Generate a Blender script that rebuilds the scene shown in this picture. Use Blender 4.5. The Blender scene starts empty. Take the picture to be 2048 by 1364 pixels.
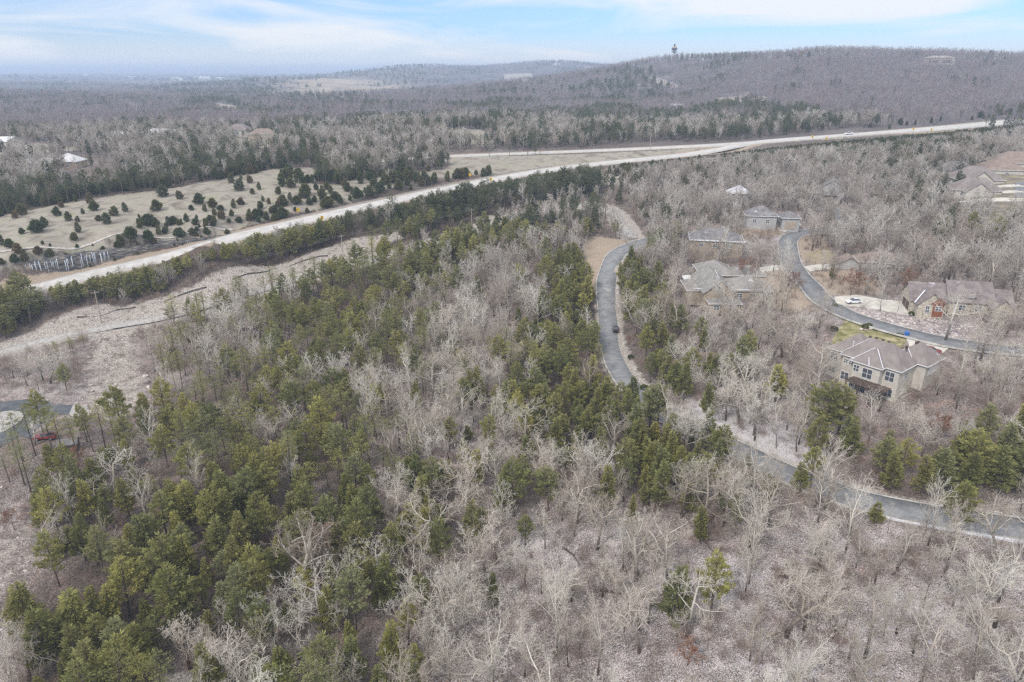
import bpy, bmesh, math, random
import numpy as np
from mathutils import Vector, Matrix, noise as mnoise

random.seed(7)
rng = np.random.default_rng(7)
sc = bpy.context.scene
R = math.radians

# ---------------------------------------------------------------- camera
CAM = np.array([0.0, 0.0, 100.0])
PITCH = R(21.0)
FPX = 1409.0
cd = bpy.data.cameras.new("camera")
cd.sensor_width = 36.0
cd.lens = 36.0 * FPX / 2048.0
cd.clip_start = 1.0
cd.clip_end = 60000.0
cam = bpy.data.objects.new("camera", cd)
sc.collection.objects.link(cam)
cam.location = CAM
cam.rotation_euler = (R(90) - PITCH, 0, 0)
sc.camera = cam

# ---------------------------------------------------------------- sky, sun, exposure
SUN_EL, SUN_AZ = R(42), R(215)      # azimuth clockwise from +Y : behind the camera, to the left
world = bpy.data.worlds.new("World")
sc.world = world
world.use_nodes = True
nt = world.node_tree
nt.nodes.clear()
def N(tree, typ, **kw):
    n = tree.nodes.new(typ)
    for k, v in kw.items():
        if k.startswith('i_'):
            n.inputs[k[2:].replace('_', ' ')].default_value = v
        else:
            setattr(n, k, v)
    return n
out = N(nt, 'ShaderNodeOutputWorld')
bg = N(nt, 'ShaderNodeBackground')
sky = N(nt, 'ShaderNodeTexSky', sky_type='NISHITA', sun_disc=False)
sky.sun_elevation = SUN_EL
sky.sun_rotation = SUN_AZ
sky.altitude = 300
sky.dust_density = 0.6
sky.ozone_density = 1.5
tc = N(nt, 'ShaderNodeTexCoord')
mp = N(nt, 'ShaderNodeMapping')
mp.inputs['Scale'].default_value = (1.5, 1.5, 10.0)
mp.inputs['Rotation'].default_value = (0, R(4), R(20))
nz = N(nt, 'ShaderNodeTexNoise', noise_dimensions='3D')
nz.inputs['Scale'].default_value = 2.1
nz.inputs['Detail'].default_value = 7
nz.inputs['Roughness'].default_value = 0.52
nz.inputs['Distortion'].default_value = 0.7
cr = N(nt, 'ShaderNodeValToRGB')
cr.color_ramp.elements[0].position = 0.43
cr.color_ramp.elements[0].color = (0.10, 0.10, 0.10, 1)
cr.color_ramp.elements[1].position = 0.61
cr.color_ramp.elements[1].color = (0.92, 0.92, 0.92, 1)
sepw = N(nt, 'ShaderNodeSeparateXYZ')
hz = N(nt, 'ShaderNodeMapRange')      # cloud sheet closes up towards the horizon
hz.inputs['From Min'].default_value = 0.0
hz.inputs['From Max'].default_value = 0.052
hz.inputs['To Min'].default_value = 0.95
hz.inputs['To Max'].default_value = 0.0
mx = N(nt, 'ShaderNodeMath', operation='MAXIMUM')
mixc = N(nt, 'ShaderNodeMixRGB')
mixc.inputs['Color2'].default_value = (6.9, 7.0, 7.15, 1)
ll = nt.links.new
zen = N(nt, 'ShaderNodeMapRange')     # an overcast sky is brighter overhead than at the horizon
zen.inputs['From Min'].default_value = 0.12; zen.inputs['From Max'].default_value = 0.9
zen.inputs['To Min'].default_value = 1.0; zen.inputs['To Max'].default_value = 1.3
mulz = N(nt, 'ShaderNodeVectorMath', operation='SCALE')
blue = N(nt, 'ShaderNodeMixRGB', blend_type='MULTIPLY'); blue.inputs['Fac'].default_value = 1.0
blue.inputs['Color2'].default_value = (0.54, 0.77, 1.22, 1)
ll(tc.outputs['Generated'], mp.inputs['Vector'])
ll(mp.outputs['Vector'], nz.inputs['Vector'])
ll(nz.outputs['Fac'], cr.inputs['Fac'])
ll(tc.outputs['Generated'], sepw.inputs['Vector'])
ll(sepw.outputs['Z'], hz.inputs['Value'])
hi = N(nt, 'ShaderNodeMapRange')      # the sheet is closed overhead: neutral, soft light
hi.inputs['From Min'].default_value = 0.10; hi.inputs['From Max'].default_value = 0.40
hi.inputs['To Min'].default_value = 0.0; hi.inputs['To Max'].default_value = 0.9
mx2 = N(nt, 'ShaderNodeMath', operation='MAXIMUM')
ll(sepw.outputs['Z'], hi.inputs['Value']); ll(cr.outputs['Color'], mx2.inputs[0]); ll(hi.outputs['Result'], mx2.inputs[1])
ll(mx2.outputs[0], mx.inputs[0])
ll(hz.outputs['Result'], mx.inputs[1])
ll(mx.outputs[0], mixc.inputs['Fac'])
ll(sky.outputs['Color'], blue.inputs['Color1']); ll(blue.outputs['Color'], mixc.inputs['Color1'])
ll(sepw.outputs['Z'], zen.inputs['Value']); ll(mixc.outputs['Color'], mulz.inputs[0]); ll(zen.outputs['Result'], mulz.inputs['Scale'])
ll(mulz.outputs[0], bg.inputs['Color'])
bg.inputs['Strength'].default_value = 0.088
ll(bg.outputs['Background'], out.inputs['Surface'])

sl = bpy.data.lights.new("sun", 'SUN')
sl.energy = 1.5
sl.angle = R(10)
sl.color = (1.0, 0.955, 0.9)
sun = bpy.data.objects.new("sun", sl)
sc.collection.objects.link(sun)
sdir = Vector((math.sin(SUN_AZ) * math.cos(SUN_EL), math.cos(SUN_AZ) * math.cos(SUN_EL), math.sin(SUN_EL)))
sun.rotation_euler = sdir.to_track_quat('Z', 'Y').to_euler()
sun.location = (0, -50, 300)

sc.view_settings.view_transform = 'Standard'
sc.view_settings.look = 'None'
sc.view_settings.gamma = 1
sc.view_settings.use_curve_mapping = False
sc.view_settings.exposure = 0.66
sc.cycles.max_bounces = 5
sc.cycles.diffuse_bounces = 2
sc.cycles.glossy_bounces = 2
sc.cycles.transmission_bounces = 3
sc.cycles.volume_bounces = 1
sc.cycles.use_light_tree = False
sc.cycles.transparent_max_bounces = 6
sc.cycles.use_denoising = False
sc.cycles.use_adaptive_sampling = False
sc.cycles.pixel_filter_type = 'BLACKMAN_HARRIS'
sc.cycles.filter_width = 1.35
try:
    sc.cycles.denoiser = 'OPENIMAGEDENOISE'
except Exception:
    pass

#@@MATH
# ---------------------------------------------------------------- terrain as one height function
SP, CP = math.sin(PITCH), math.cos(PITCH)
def ray(px, py):
    x = (np.asarray(px, float) - 1024) / FPX
    v = -(np.asarray(py, float) - 682) / FPX
    return np.stack([x + 0 * v, CP + v * SP, -SP + v * CP], -1)
def P_elev(px, py, e):
    d = ray(px, py)
    t = (e - CAM[2]) / d[..., 2]
    return CAM + d * np.asarray(t)[..., None]
def P_dep(px, py, z):
    return CAM + ray(px, py) * z

EL = [(1024,1364,20),(0,1364,12),(500,1364,15),(1500,1364,22),(2048,1364,24),(2048,1050,25),(1640,955,25),
 (1290,1100,20),(700,1100,17),(100,1050,15),(0,900,19),(92,875,20),(250,820,19),(400,900,18),(230,740,19),(0,703,21),(300,640,23),
 (0,592,28),(170,551,30),(350,508,34),(480,468,37),(645,433,40),(785,400,42),(897,373,43.5),(1009,354,45),(1118,336,47),(1340,312,50),
 (1556,288,53),(1702,279,55),(1848,264,58),(2048,244,62),(1019,307,50),(1340,295,52.5),(1683,269,57),(2048,238,63),
 (1219,655,22),(1229,514,33),(1216,594,26),(1240,735,22),(1379,854,23),(1262,492,34),(1577,470,39),(1614,390,43),(1700,437,40),
 (1707,604,36),(1892,684,34),(1760,790,28.5),(1700,650,34),(1440,600,33),(1530,440,41),(1900,430,46),(2048,420,50),(1950,340,54),
 (1640,310,51),(1850,320,54),(1600,800,26),(1900,850,28),(2048,800,31),(1024,600,25),(800,700,20),(600,560,28),(850,490,33),(1100,412,38),
 (1180,405,39),(550,750,19),(900,900,19),(1100,800,21),(400,600,26),(560,515,31),(200,600,26),
 (0,440,42),(0,540,34.5),(123,519,36),(246,500,38.5),(336,486,40),(410,472,41),(250,385,47),(500,345,50),(600,335,50),(420,440,41.5),(250,450,42),
 (165,325,50),(0,320,52),(0,290,54),(505,270,53),(300,270,54),(700,330,48),(930,275,54),(930,260,56),(300,240,50),(700,240,53),
 (168,572,28.5),(260,552,29.5),(349,530,31),(480,492,34),(582,468,36),(680,445,38),(785,420,39.5),(897,392,41),(1009,370,43),(1118,352,44.5),(1220,338,46.5),(1340,325,48.5),(1450,312,50),(1556,300,51.5),(1702,288,54),(1848,277,56.5),
 (200,200,52),(600,215,53),(800,200,58),(1900,600,37),(2048,600,39)]
DP = [(200,172,2600),(0,168,2600),(350,163,3600),(480,166,3200),(600,160,2500),(545,172,2200),(620,190,1700),(750,185,1900),(680,160,2700),
 (640,160,3100),(690,151,3200),(760,141,3250),(825,132,3300),(900,140,3200),(980,136,3500),(1080,125,3600),(1180,131,3400),(690,170,2500),(830,165,2500),(830,185,1900),(1000,175,2500),(1150,172,2000),
 (1150,160,1700),(1250,138,1500),(1347,121,1350),(1450,122,1250),(1550,116,1150),(1660,111,1050),(1760,112,1050),(1850,116,1000),
 (1950,118,1000),(2048,122,1000),(2300,126,1000),(2700,130,1000),(1700,200,700),(1900,190,700),(1500,200,800),(1300,200,1000),(1300,240,700),
 (1150,220,900),(2048,200,680),(2300,200,680),(1800,150,850),(1500,160,950),(1350,160,1150),(2048,150,850),
 (1000,240,680),(900,235,760),(-400,172,2600),(-400,240,800),(-400,320,420),(-500,700,220),(-500,1100,140),(2600,700,190),(2600,1100,120),(2700,300,560),(2500,430,300)]
pts = [P_elev(a, b, c) for a, b, c in EL] + [P_dep(a, b, c) for a, b, c in DP]
# ground behind the ridges and far out (x, y, elevation)
def far(px, z, e):
    d = ray(px, 150); return np.array([d[0] * z, d[1] * z, e])
for px_ in (-600, 0, 500, 1000, 1500, 2048, 2600):
    pts.append(far(px_, 9000, 55)); pts.append(far(px_, 5200, 52)); pts.append(far(px_, 22000, 60))
for px_, e_ in ((-600, 108), (0, 112), (180, 124), (300, 121), (480, 119), (700, 106), (1000, 100), (1500, 100), (2048, 100), (2600, 100)):
    pts.append(far(px_, 15000, e_))
for px_ in (1150, 1350, 1600, 1850, 2100, 2600):
    pts.append(far(px_, 2100, 62))
for a_, r_, e_ in ((-100, 100, 15), (100, 100, 24), (180, 100, 22), (-60, 60, 14), (60, 60, 23), (0, 40, 20), (180, 600, 25), (110, 600, 45), (-110, 600, 20)):
    pts.append(np.array([math.sin(R(a_)) * r_, math.cos(R(a_)) * r_, e_]))
pts = np.array(pts)
def dom(x, y):
    r = np.maximum(np.hypot(x, y), 70.0)
    return np.stack([np.arctan2(x, y) * 1.6, np.log(r)], -1)
_D = dom(pts[:, 0], pts[:, 1])
def _phi(d2):
    return np.sqrt(d2 + 0.06 ** 2)
_A = _phi(((_D[:, None] - _D[None]) ** 2).sum(-1))
_n = len(pts)
_M = np.zeros((_n + 3, _n + 3))
_M[:_n, :_n] = _A - np.eye(_n) * 0.0015
_M[:_n, _n] = 1; _M[:_n, _n + 1] = _D[:, 0]; _M[:_n, _n + 2] = _D[:, 1]
_M[_n:, :_n] = _M[:_n, _n:].T
_W = np.linalg.solve(_M, np.concatenate([pts[:, 2], [0, 0, 0]]))
def H0(x, y):
    x = np.asarray(x, float); y = np.asarray(y, float)
    sh = x.shape
    q = dom(x.ravel(), y.ravel())
    res = np.empty(len(q))
    for i in range(0, len(q), 60000):
        b = q[i:i + 60000]
        d2 = (b[:, None, 0] - _D[None, :, 0]) ** 2 + (b[:, None, 1] - _D[None, :, 1]) ** 2
        res[i:i + 60000] = _phi(d2) @ _W[:_n] + _W[_n] + b[:, 0] * _W[_n + 1] + b[:, 1] * _W[_n + 2]
    return res.reshape(sh)
def seg_dist(x, y, line, extra=False):
    """distance of points to a world polyline, with signed side and position along it"""
    best = np.full(x.shape, 1e9); side = np.zeros(x.shape); par = np.zeros(x.shape)
    acc = 0.0
    for (a, b) in zip(line[:-1], line[1:]):
        dx, dy = b[0] - a[0], b[1] - a[1]
        L = math.hypot(dx, dy)
        t = np.clip(((x - a[0]) * dx + (y - a[1]) * dy) / (L * L), 0, 1)
        d = np.hypot(x - (a[0] + t * dx), y - (a[1] + t * dy))
        s = (dx * (y - a[1]) - dy * (x - a[0])) / L
        m = d < best
        best = np.where(m, d, best); side = np.where(m, s, side); par = np.where(m, acc + t * L, par)
        acc += L
    return (best, side, par) if extra else best
def sstep(a, b, x):
    t = np.clip((x - a) / (b - a), 0, 1)
    return t * t * (3 - 2 * t)
def vnoise(x, y, s, seed=0):
    """smooth value noise, numpy only"""
    x = x / s; y = y / s
    xi = np.floor(x).astype(np.int64); yi = np.floor(y).astype(np.int64)
    fx = x - xi; fy = y - yi
    fx = fx * fx * (3 - 2 * fx); fy = fy * fy * (3 - 2 * fy)
    def h(a, b):
        n = (a * 374761393 + b * 668265263 + seed * 1442695041) & 0x7fffffff
        n = ((n ^ (n >> 13)) * 1274126177) & 0x7fffffff
        return ((n ^ (n >> 16)) & 0xffff) / 65535.0
    return (h(xi, yi) * (1 - fx) + h(xi + 1, yi) * fx) * (1 - fy) + (h(xi, yi + 1) * (1 - fx) + h(xi + 1, yi + 1) * fx) * fy

# rock cut beside the highway: a step in the ground
CUT_BASE_PX = [(-120,572),(0,565),(61,559),(133,546),(185,533),(254,518),(336,497),(410,481),(470,466)]
CUT_H = [6.4,6.8,7.0,6.8,6.0,4.6,3.0,1.4,0.0]
def at0(px, py, hf):
    """first hit of a photo ray with a height function"""
    d = ray(px, py)
    t = np.geomspace(60, 30000, 900)
    p = CAM + d * t[:, None]
    g = hf(p[:, 0], p[:, 1]) - p[:, 2]
    k = int(np.argmax(g > 0)) if (g > 0).any() else len(t) - 1
    a, b = t[max(k - 1, 0)], t[k]
    for _ in range(3):
        tt = np.linspace(a, b, 12)
        p = CAM + d * tt[:, None]
        g = hf(p[:, 0], p[:, 1]) - p[:, 2]
        k = int(np.argmax(g > 0)) if (g > 0).any() else 11
        a, b = tt[max(k - 1, 0)], tt[k]
    q = CAM + d * b
    return np.array([q[0], q[1], hf(q[0:1], q[1:2])[0]])
def _catmull(P, step):
    P = np.asarray(P, float); o = []
    for i in range(len(P) - 1):
        p0 = P[max(i - 1, 0)]; p1 = P[i]; p2 = P[i + 1]; p3 = P[min(i + 2, len(P) - 1)]
        d = np.linalg.norm(p2 - p1); n = max(1, int(d / step))
        l01 = max(np.linalg.norm(p1 - p0), 1e-3); l23 = max(np.linalg.norm(p3 - p2), 1e-3)
        m1 = ((p1 - p0) / l01 + (p2 - p1) / d) * 0.5 * d if i > 0 else (p2 - p1)
        m2 = ((p2 - p1) / d + (p3 - p2) / l23) * 0.5 * d if i < len(P) - 2 else (p2 - p1)
        for k in range(n):
            t = k / n; t2 = t * t; t3 = t2 * t
            o.append((2*t3-3*t2+1)*p1 + (t3-2*t2+t)*m1 + (-2*t3+3*t2)*p2 + (t3-t2)*m2)
    o.append(P[-1]); return np.array(o)
# the highway is graded: its two carriageways carry their own heights
def hw_e(px): return np.interp(px, [-420,0,170,350,480,645,785,897,1009,1118,1340,1556,1702,1848,2048,2400], [23,28,30.4,34,36.8,40,42,43.6,45.2,46.8,50,53,55.3,58,62,68])
def hwf_e(px): return np.interp(px, [560,1019,1340,1683,2048,2400], [45,49.5,53,57.5,63,69])
HN_PX = [(-420,660),(-180,625),(0,592),(90,571),(168,551),(240,534),(349,508),(480,470),(582,446),(680,423),(785,400),(897,376),(1009,354),(1118,336),(1220,324),(1340,312),(1450,300),(1556,288),(1702,276),(1848,264),(1957,253),(2048,244),(2200,228),(2400,208)]
HF_PX = [(560,340),(740,324),(880,313),(1019,307),(1153,302),(1340,294),(1483,286),(1610,276),(1683,270),(1775,263),(1957,247),(2048,238),(2200,222),(2400,203)]
SHW_N = _catmull([P_elev(a, b, float(hw_e(a))) for a, b in HN_PX], 5.0)
SHW_F = _catmull([P_elev(a, b, float(hwf_e(a))) for a, b in HF_PX], 6.0)
CUT = [P_elev(a, b, float(hw_e(a)) - .3) for a, b in CUT_BASE_PX]
_cl = np.concatenate([[0], np.cumsum([math.hypot(b[0] - a[0], b[1] - a[1]) for a, b in zip(CUT[:-1], CUT[1:])])])
def _prof(line):
    L = np.concatenate([[0], np.cumsum(np.hypot(np.diff(line[:, 0]), np.diff(line[:, 1])))])
    return L, line[:, 2]
def Hc(x, y):
    x = np.asarray(x, float); y = np.asarray(y, float)
    h = H0(x, y)
    r_ = np.hypot(x, y); be = np.arctan2(x, y)      # low wooded ridges that step away across the far country
    fw_ = sstep(1150, 1900, r_) * (1 - sstep(6000, 9000, r_)) * (1 - sstep(-.36, -.27, be))
    if (fw_ > 0).any():
        h = h + fw_ * ((vnoise(x + 300, y * 1.8, 1150.0, 91) - .5) * 46 + (vnoise(x, y * 1.5, 420.0, 92) - .5) * 16)
    bx = (x > -330) & (x < 520) & (y > 120) & (y < 760)
    for line in (SHW_N, SHW_F):
        if not bx.any(): break
        ln = line[::3]; L, zz = _prof(ln)
        d, s, p = seg_dist(x[bx], y[bx], ln[:, :2], True)
        w_ = 1 - sstep(8.0, 17.0, d)
        h[bx] = h[bx] * (1 - w_) + (np.interp(p, L, zz) - .15) * w_
    m = (x < -40) & (x > -330) & (y > 160) & (y < 420)
    if m.any():
        d, s, p = seg_dist(x[m], y[m], CUT, True)
        base = np.interp(p, _cl, [c[2] for c in CUT]); hh = np.interp(p, _cl, CUT_H)
        top = base + hh * sstep(0.1, 1.3, s)
        wl = (1 - sstep(10, 40, d)) * sstep(0, 15, p) * (1 - sstep(_cl[-1] - 12, _cl[-1], p))
        h[m] = np.where(s > 0, h[m] * (1 - wl) + np.maximum(top, H0(x[m], y[m]) * 1.0 + 0 * hh) * wl, h[m])
    return h
def at(px, py, hf=None):
    return at0(px, py, hf or Hc)
def W(pl):
    return [at(a, b) for a, b in pl]
def inpoly(x, y, poly):
    c = np.zeros(x.shape, bool)
    n = len(poly)
    for i in range(n):
        x0, y0 = poly[i][0], poly[i][1]; x1, y1 = poly[i - 1][0], poly[i - 1][1]
        if y0 == y1: continue
        c ^= ((y0 > y) != (y1 > y)) & (x < (x1 - x0) * (y - y0) / (y1 - y0) + x0)
    return c
def polymask(x, y, poly, soft):
    """1 inside the polygon, fading over `soft` metres"""
    px_ = [p[0] for p in poly]; py_ = [p[1] for p in poly]
    res = np.zeros(x.shape)
    m = (x > min(px_) - soft) & (x < max(px_) + soft) & (y > min(py_) - soft) & (y < max(py_) + soft)
    if m.any():
        xx, yy = x[m], y[m]
        d = seg_dist(xx, yy, list(poly) + [poly[0]])
        d = np.where(inpoly(xx, yy, poly), d, -d)
        res[m] = sstep(-soft, soft, d)
    return res
def project(x, y, z):
    X = x - CAM[0]; Y = y - CAM[1]; Z = z - CAM[2]
    dep = Y * CP - Z * SP
    up = Y * SP + Z * CP
    dep = np.where(np.abs(dep) < 1e-6, 1e-6, dep)
    return 1024 + FPX * X / dep, 682 - FPX * up / dep, dep
#@@ENDMATH
# ---------------------------------------------------------------- small helpers
COL = sc.collection
def tag(o, label=None, cat=None, group=None, kind=None):
    if label: o['label'] = label
    if cat: o['category'] = cat
    if group: o['group'] = group
    if kind: o['kind'] = kind
    return o
def link(name, me, parent=None):
    o = bpy.data.objects.new(name, me)
    COL.objects.link(o)
    if parent is not None: o.parent = parent
    return o
def empty(name, loc, rz=0.0, sc_=1.0):
    o = bpy.data.objects.new(name, None)
    COL.objects.link(o)
    o.location = loc; o.rotation_euler = (0, 0, rz); o.scale = (sc_,) * 3
    o.empty_display_size = 0.5
    return o
def np_mesh(name, verts, quads=None, tris=None, mats=(), smooth=False, qm=None):
    me = bpy.data.meshes.new(name)
    verts = np.asarray(verts, np.float32).reshape(-1, 3)
    q = np.zeros((0, 4), np.int32) if quads is None else np.asarray(quads, np.int32).reshape(-1, 4)
    t = np.zeros((0, 3), np.int32) if tris is None else np.asarray(tris, np.int32).reshape(-1, 3)
    me.vertices.add(len(verts)); me.vertices.foreach_set('co', verts.ravel())
    nl = len(q) * 4 + len(t) * 3
    me.loops.add(nl); me.loops.foreach_set('vertex_index', np.concatenate([q.ravel(), t.ravel()]))
    me.polygons.add(len(q) + len(t))
    me.polygons.foreach_set('loop_start', np.concatenate([np.arange(len(q)) * 4, len(q) * 4 + np.arange(len(t)) * 3]).astype(np.int32))
    if smooth: me.polygons.foreach_set('use_smooth', np.ones(len(q) + len(t), bool))
    for m in mats: me.materials.append(m)
    if qm is not None: me.polygons.foreach_set('material_index', np.asarray(qm, np.int32))
    me.update(calc_edges=True)
    return me
class MB:
    """collects simple solids into one mesh"""
    def __init__(s): s.v = []; s.f = []; s.m = []
    def add(s, vs, fs, m=0):
        k = len(s.v)
        s.v += [tuple(map(float, v)) for v in vs]
        s.f += [tuple(i + k for i in f) for f in fs]; s.m += [m] * len(fs)
        return s
    def box(s, a, b, m=0):
        x0, y0, z0 = a; x1, y1, z1 = b
        return s.add([(x0,y0,z0),(x1,y0,z0),(x1,y1,z0),(x0,y1,z0),(x0,y0,z1),(x1,y0,z1),(x1,y1,z1),(x0,y1,z1)],
                     [(0,3,2,1),(4,5,6,7),(0,1,5,4),(1,2,6,5),(2,3,7,6),(3,0,4,7)], m)
    def prism(s, poly, z0, z1, m=0):
        n = len(poly)
        z0_ = z0 if hasattr(z0, '__len__') else [z0] * n; z1_ = z1 if hasattr(z1, '__len__') else [z1] * n
        vs = [(p[0], p[1], z0_[i]) for i, p in enumerate(poly)] + [(p[0], p[1], z1_[i]) for i, p in enumerate(poly)]
        return s.add(vs, [tuple(range(n))[::-1], tuple(range(n, 2 * n))] + [(i, (i + 1) % n, n + (i + 1) % n, n + i) for i in range(n)], m)
    def tube(s, p0, p1, r0, r1=None, n=8, m=0, cap=True):
        r1 = r0 if r1 is None else r1
        p0 = Vector(p0); p1 = Vector(p1); d = (p1 - p0).normalized()
        a = d.orthogonal().normalized(); b = d.cross(a)
        vs = []
        for p, r in ((p0, r0), (p1, r1)):
            for i in range(n):
                t = 2 * math.pi * i / n
                vs.append(p + a * math.cos(t) * r + b * math.sin(t) * r)
        fs = [(i, (i + 1) % n, n + (i + 1) % n, n + i) for i in range(n)]
        if cap: fs += [tuple(range(n))[::-1], tuple(range(n, 2 * n))]
        return s.add(vs, fs, m)
    def beam(s, p0, p1, w, h, m=0):
        """a bar of width w and height h between two points"""
        p0 = Vector(p0); p1 = Vector(p1); d = (p1 - p0).normalized()
        side = d.cross(Vector((0, 0, 1)))
        side = side.normalized() if side.length > 1e-4 else Vector((1, 0, 0))
        up = side.cross(d).normalized()
        vs = []
        for p in (p0, p1):
            for a, b in ((-1, -1), (1, -1), (1, 1), (-1, 1)):
                vs.append(p + side * a * w / 2 + up * b * h / 2)
        return s.add(vs, [(0,1,2,3)[::-1],(4,5,6,7),(0,1,5,4),(1,2,6,5),(2,3,7,6),(3,0,4,7)], m)
    def build(s, name, mats, parent=None, smooth=False, bevel=0):
        me = bpy.data.meshes.new(name)
        me.from_pydata(s.v, [], s.f)
        if not isinstance(mats, (list, tuple)): mats = [mats]
        for m in mats: me.materials.append(m)
        me.polygons.foreach_set('material_index', s.m)
        if smooth: me.polygons.foreach_set('use_smooth', [True] * len(s.f))
        me.update()
        bm = bmesh.new(); bm.from_mesh(me)
        bmesh.ops.recalc_face_normals(bm, faces=bm.faces)
        if bevel: bmesh.ops.bevel(bm, geom=bm.edges[:], offset=bevel, segments=1, affect='EDGES')
        bm.to_mesh(me); bm.free()
        return link(name, me, parent)

# ---------------------------------------------------------------- materials
def mat(name, rough=0.85, spec=0.3):
    m = bpy.data.materials.new(name); m.use_nodes = True
    b = m.node_tree.nodes['Principled BSDF']
    b.inputs['Roughness'].default_value = rough
    b.inputs['Specular IOR Level'].default_value = spec
    return m, m.node_tree, b
def ramp(t, stops, interp='LINEAR'):
    r = t.nodes.new('ShaderNodeValToRGB'); r.color_ramp.interpolation = interp
    while len(r.color_ramp.elements) < len(stops): r.color_ramp.elements.new(0.5)
    for e, (p, c) in zip(r.color_ramp.elements, stops):
        e.position = p
        e.color = (c, c, c, 1) if not hasattr(c, '__len__') else (*c, 1)
    return r
def noise(t, scale, detail=3, rough=0.55, dist=0.0, coord='Object', vec=None):
    n = t.nodes.new('ShaderNodeTexNoise')
    n.inputs['Scale'].default_value = scale; n.inputs['Detail'].default_value = detail
    n.inputs['Roughness'].default_value = rough; n.inputs['Distortion'].default_value = dist
    if vec is None:
        c = t.nodes.new('ShaderNodeTexCoord'); vec = c.outputs[coord]
    t.links.new(vec, n.inputs['Vector'])
    return n
def mixrgb(t, a, b, f, blend='MIX'):
    n = t.nodes.new('ShaderNodeMixRGB'); n.blend_type = blend
    for k, v in (('Color1', a), ('Color2', b), ('Fac', f)):
        if isinstance(v, bpy.types.NodeSocket): t.links.new(v, n.inputs[k])
        elif hasattr(v, '__len__'): n.inputs[k].default_value = (*v, 1)
        else: n.inputs[k].default_value = v
    return n.outputs['Color']
def mth(t, op, a, b=0.0, clamp=False):
    n = t.nodes.new('ShaderNodeMath'); n.operation = op; n.use_clamp = clamp
    for i, v in enumerate((a, b)):
        if isinstance(v, bpy.types.NodeSocket): t.links.new(v, n.inputs[i])
        else: n.inputs[i].default_value = v
    return n.outputs[0]
def mottled(name, c1, c2, scale=1.0, rough=0.85, spec=0.3, detail=4, lo=0.35, hi=0.65, bump=0.0, c3=None, coord='Object'):
    m, t, b = mat(name, rough, spec)
    n = noise(t, scale, detail, coord=coord)
    st = [(lo, c1), (hi, c2)] + ([(min(hi + 0.12, 1), c3)] if c3 else [])
    r = ramp(t, st); t.links.new(n.outputs['Fac'], r.inputs['Fac'])
    t.links.new(r.outputs['Color'], b.inputs['Base Color'])
    if bump:
        bp = t.nodes.new('ShaderNodeBump'); bp.inputs['Strength'].default_value = bump
        t.links.new(n.outputs['Fac'], bp.inputs['Height']); t.links.new(bp.outputs['Normal'], b.inputs['Normal'])
    return m
def plain(name, c, rough=0.6, spec=0.4, metal=0.0):
    m, t, b = mat(name, rough, spec)
    n = noise(t, 1.7, 3)
    r = ramp(t, [(0.3, tuple(x * 0.9 for x in c)), (0.7, tuple(min(1, x * 1.06) for x in c))])
    t.links.new(n.outputs['Fac'], r.inputs['Fac']); t.links.new(r.outputs['Color'], b.inputs['Base Color'])
    b.inputs['Metallic'].default_value = metal
    return m

# ---------------------------------------------------------------- lines of the roads (photo pixel -> point on the ground)
ROAD = W([(1420,462),(1340,474),(1300,480),(1266,491),(1242,502),(1229,514),(1219,540),(1213.5,560),(1214,594),(1217,617),(1219,655),(1220,681),(1229,707),(1238,732),(1254,758),(1269,777),(1297,803),(1329,828),(1376,852),(1425,876),(1498,910),(1583,950),(1716,998),(1849,1027),(1982,1048),(2048,1058),(2250,1085),(2500,1115)])
NROAD = W([(1560,365),(1600,383),(1650,412),(1688,436),(1694,452),(1655,458),(1621,463),(1592,468),(1577,480),(1577,499),(1581,521),(1599,550),(1621,572),(1647,601),(1694,627),(1756,649),(1830,669),(1892,684),(1957,693),(2048,700),(2200,710)])
GRAVEL = W([(-200,745),(-80,722),(0,703),(77,681),(130,668),(180,659),(257,646),(295,640),(359,625),(398,614),(470,592),(538,573),(589,560),(648,545),(717,524),(769,512),(850,492),(930,464),(1000,442),(1100,417),(1180,408),(1225,424),(1245,448),(1266,478)])
def spline(line, step=3.0): return _catmull([p[:2] for p in line], step)
SROAD, SNROAD, SGRAV = spline(ROAD, 2.5), spline(NROAD, 2.5), spline(GRAVEL, 3)
CULC = at(-18, 852)                       # turning circle on the left: centre of its island
CUL_ARM = spline(W([(20,822),(60,828),(110,831),(158,828)]), 3)

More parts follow.
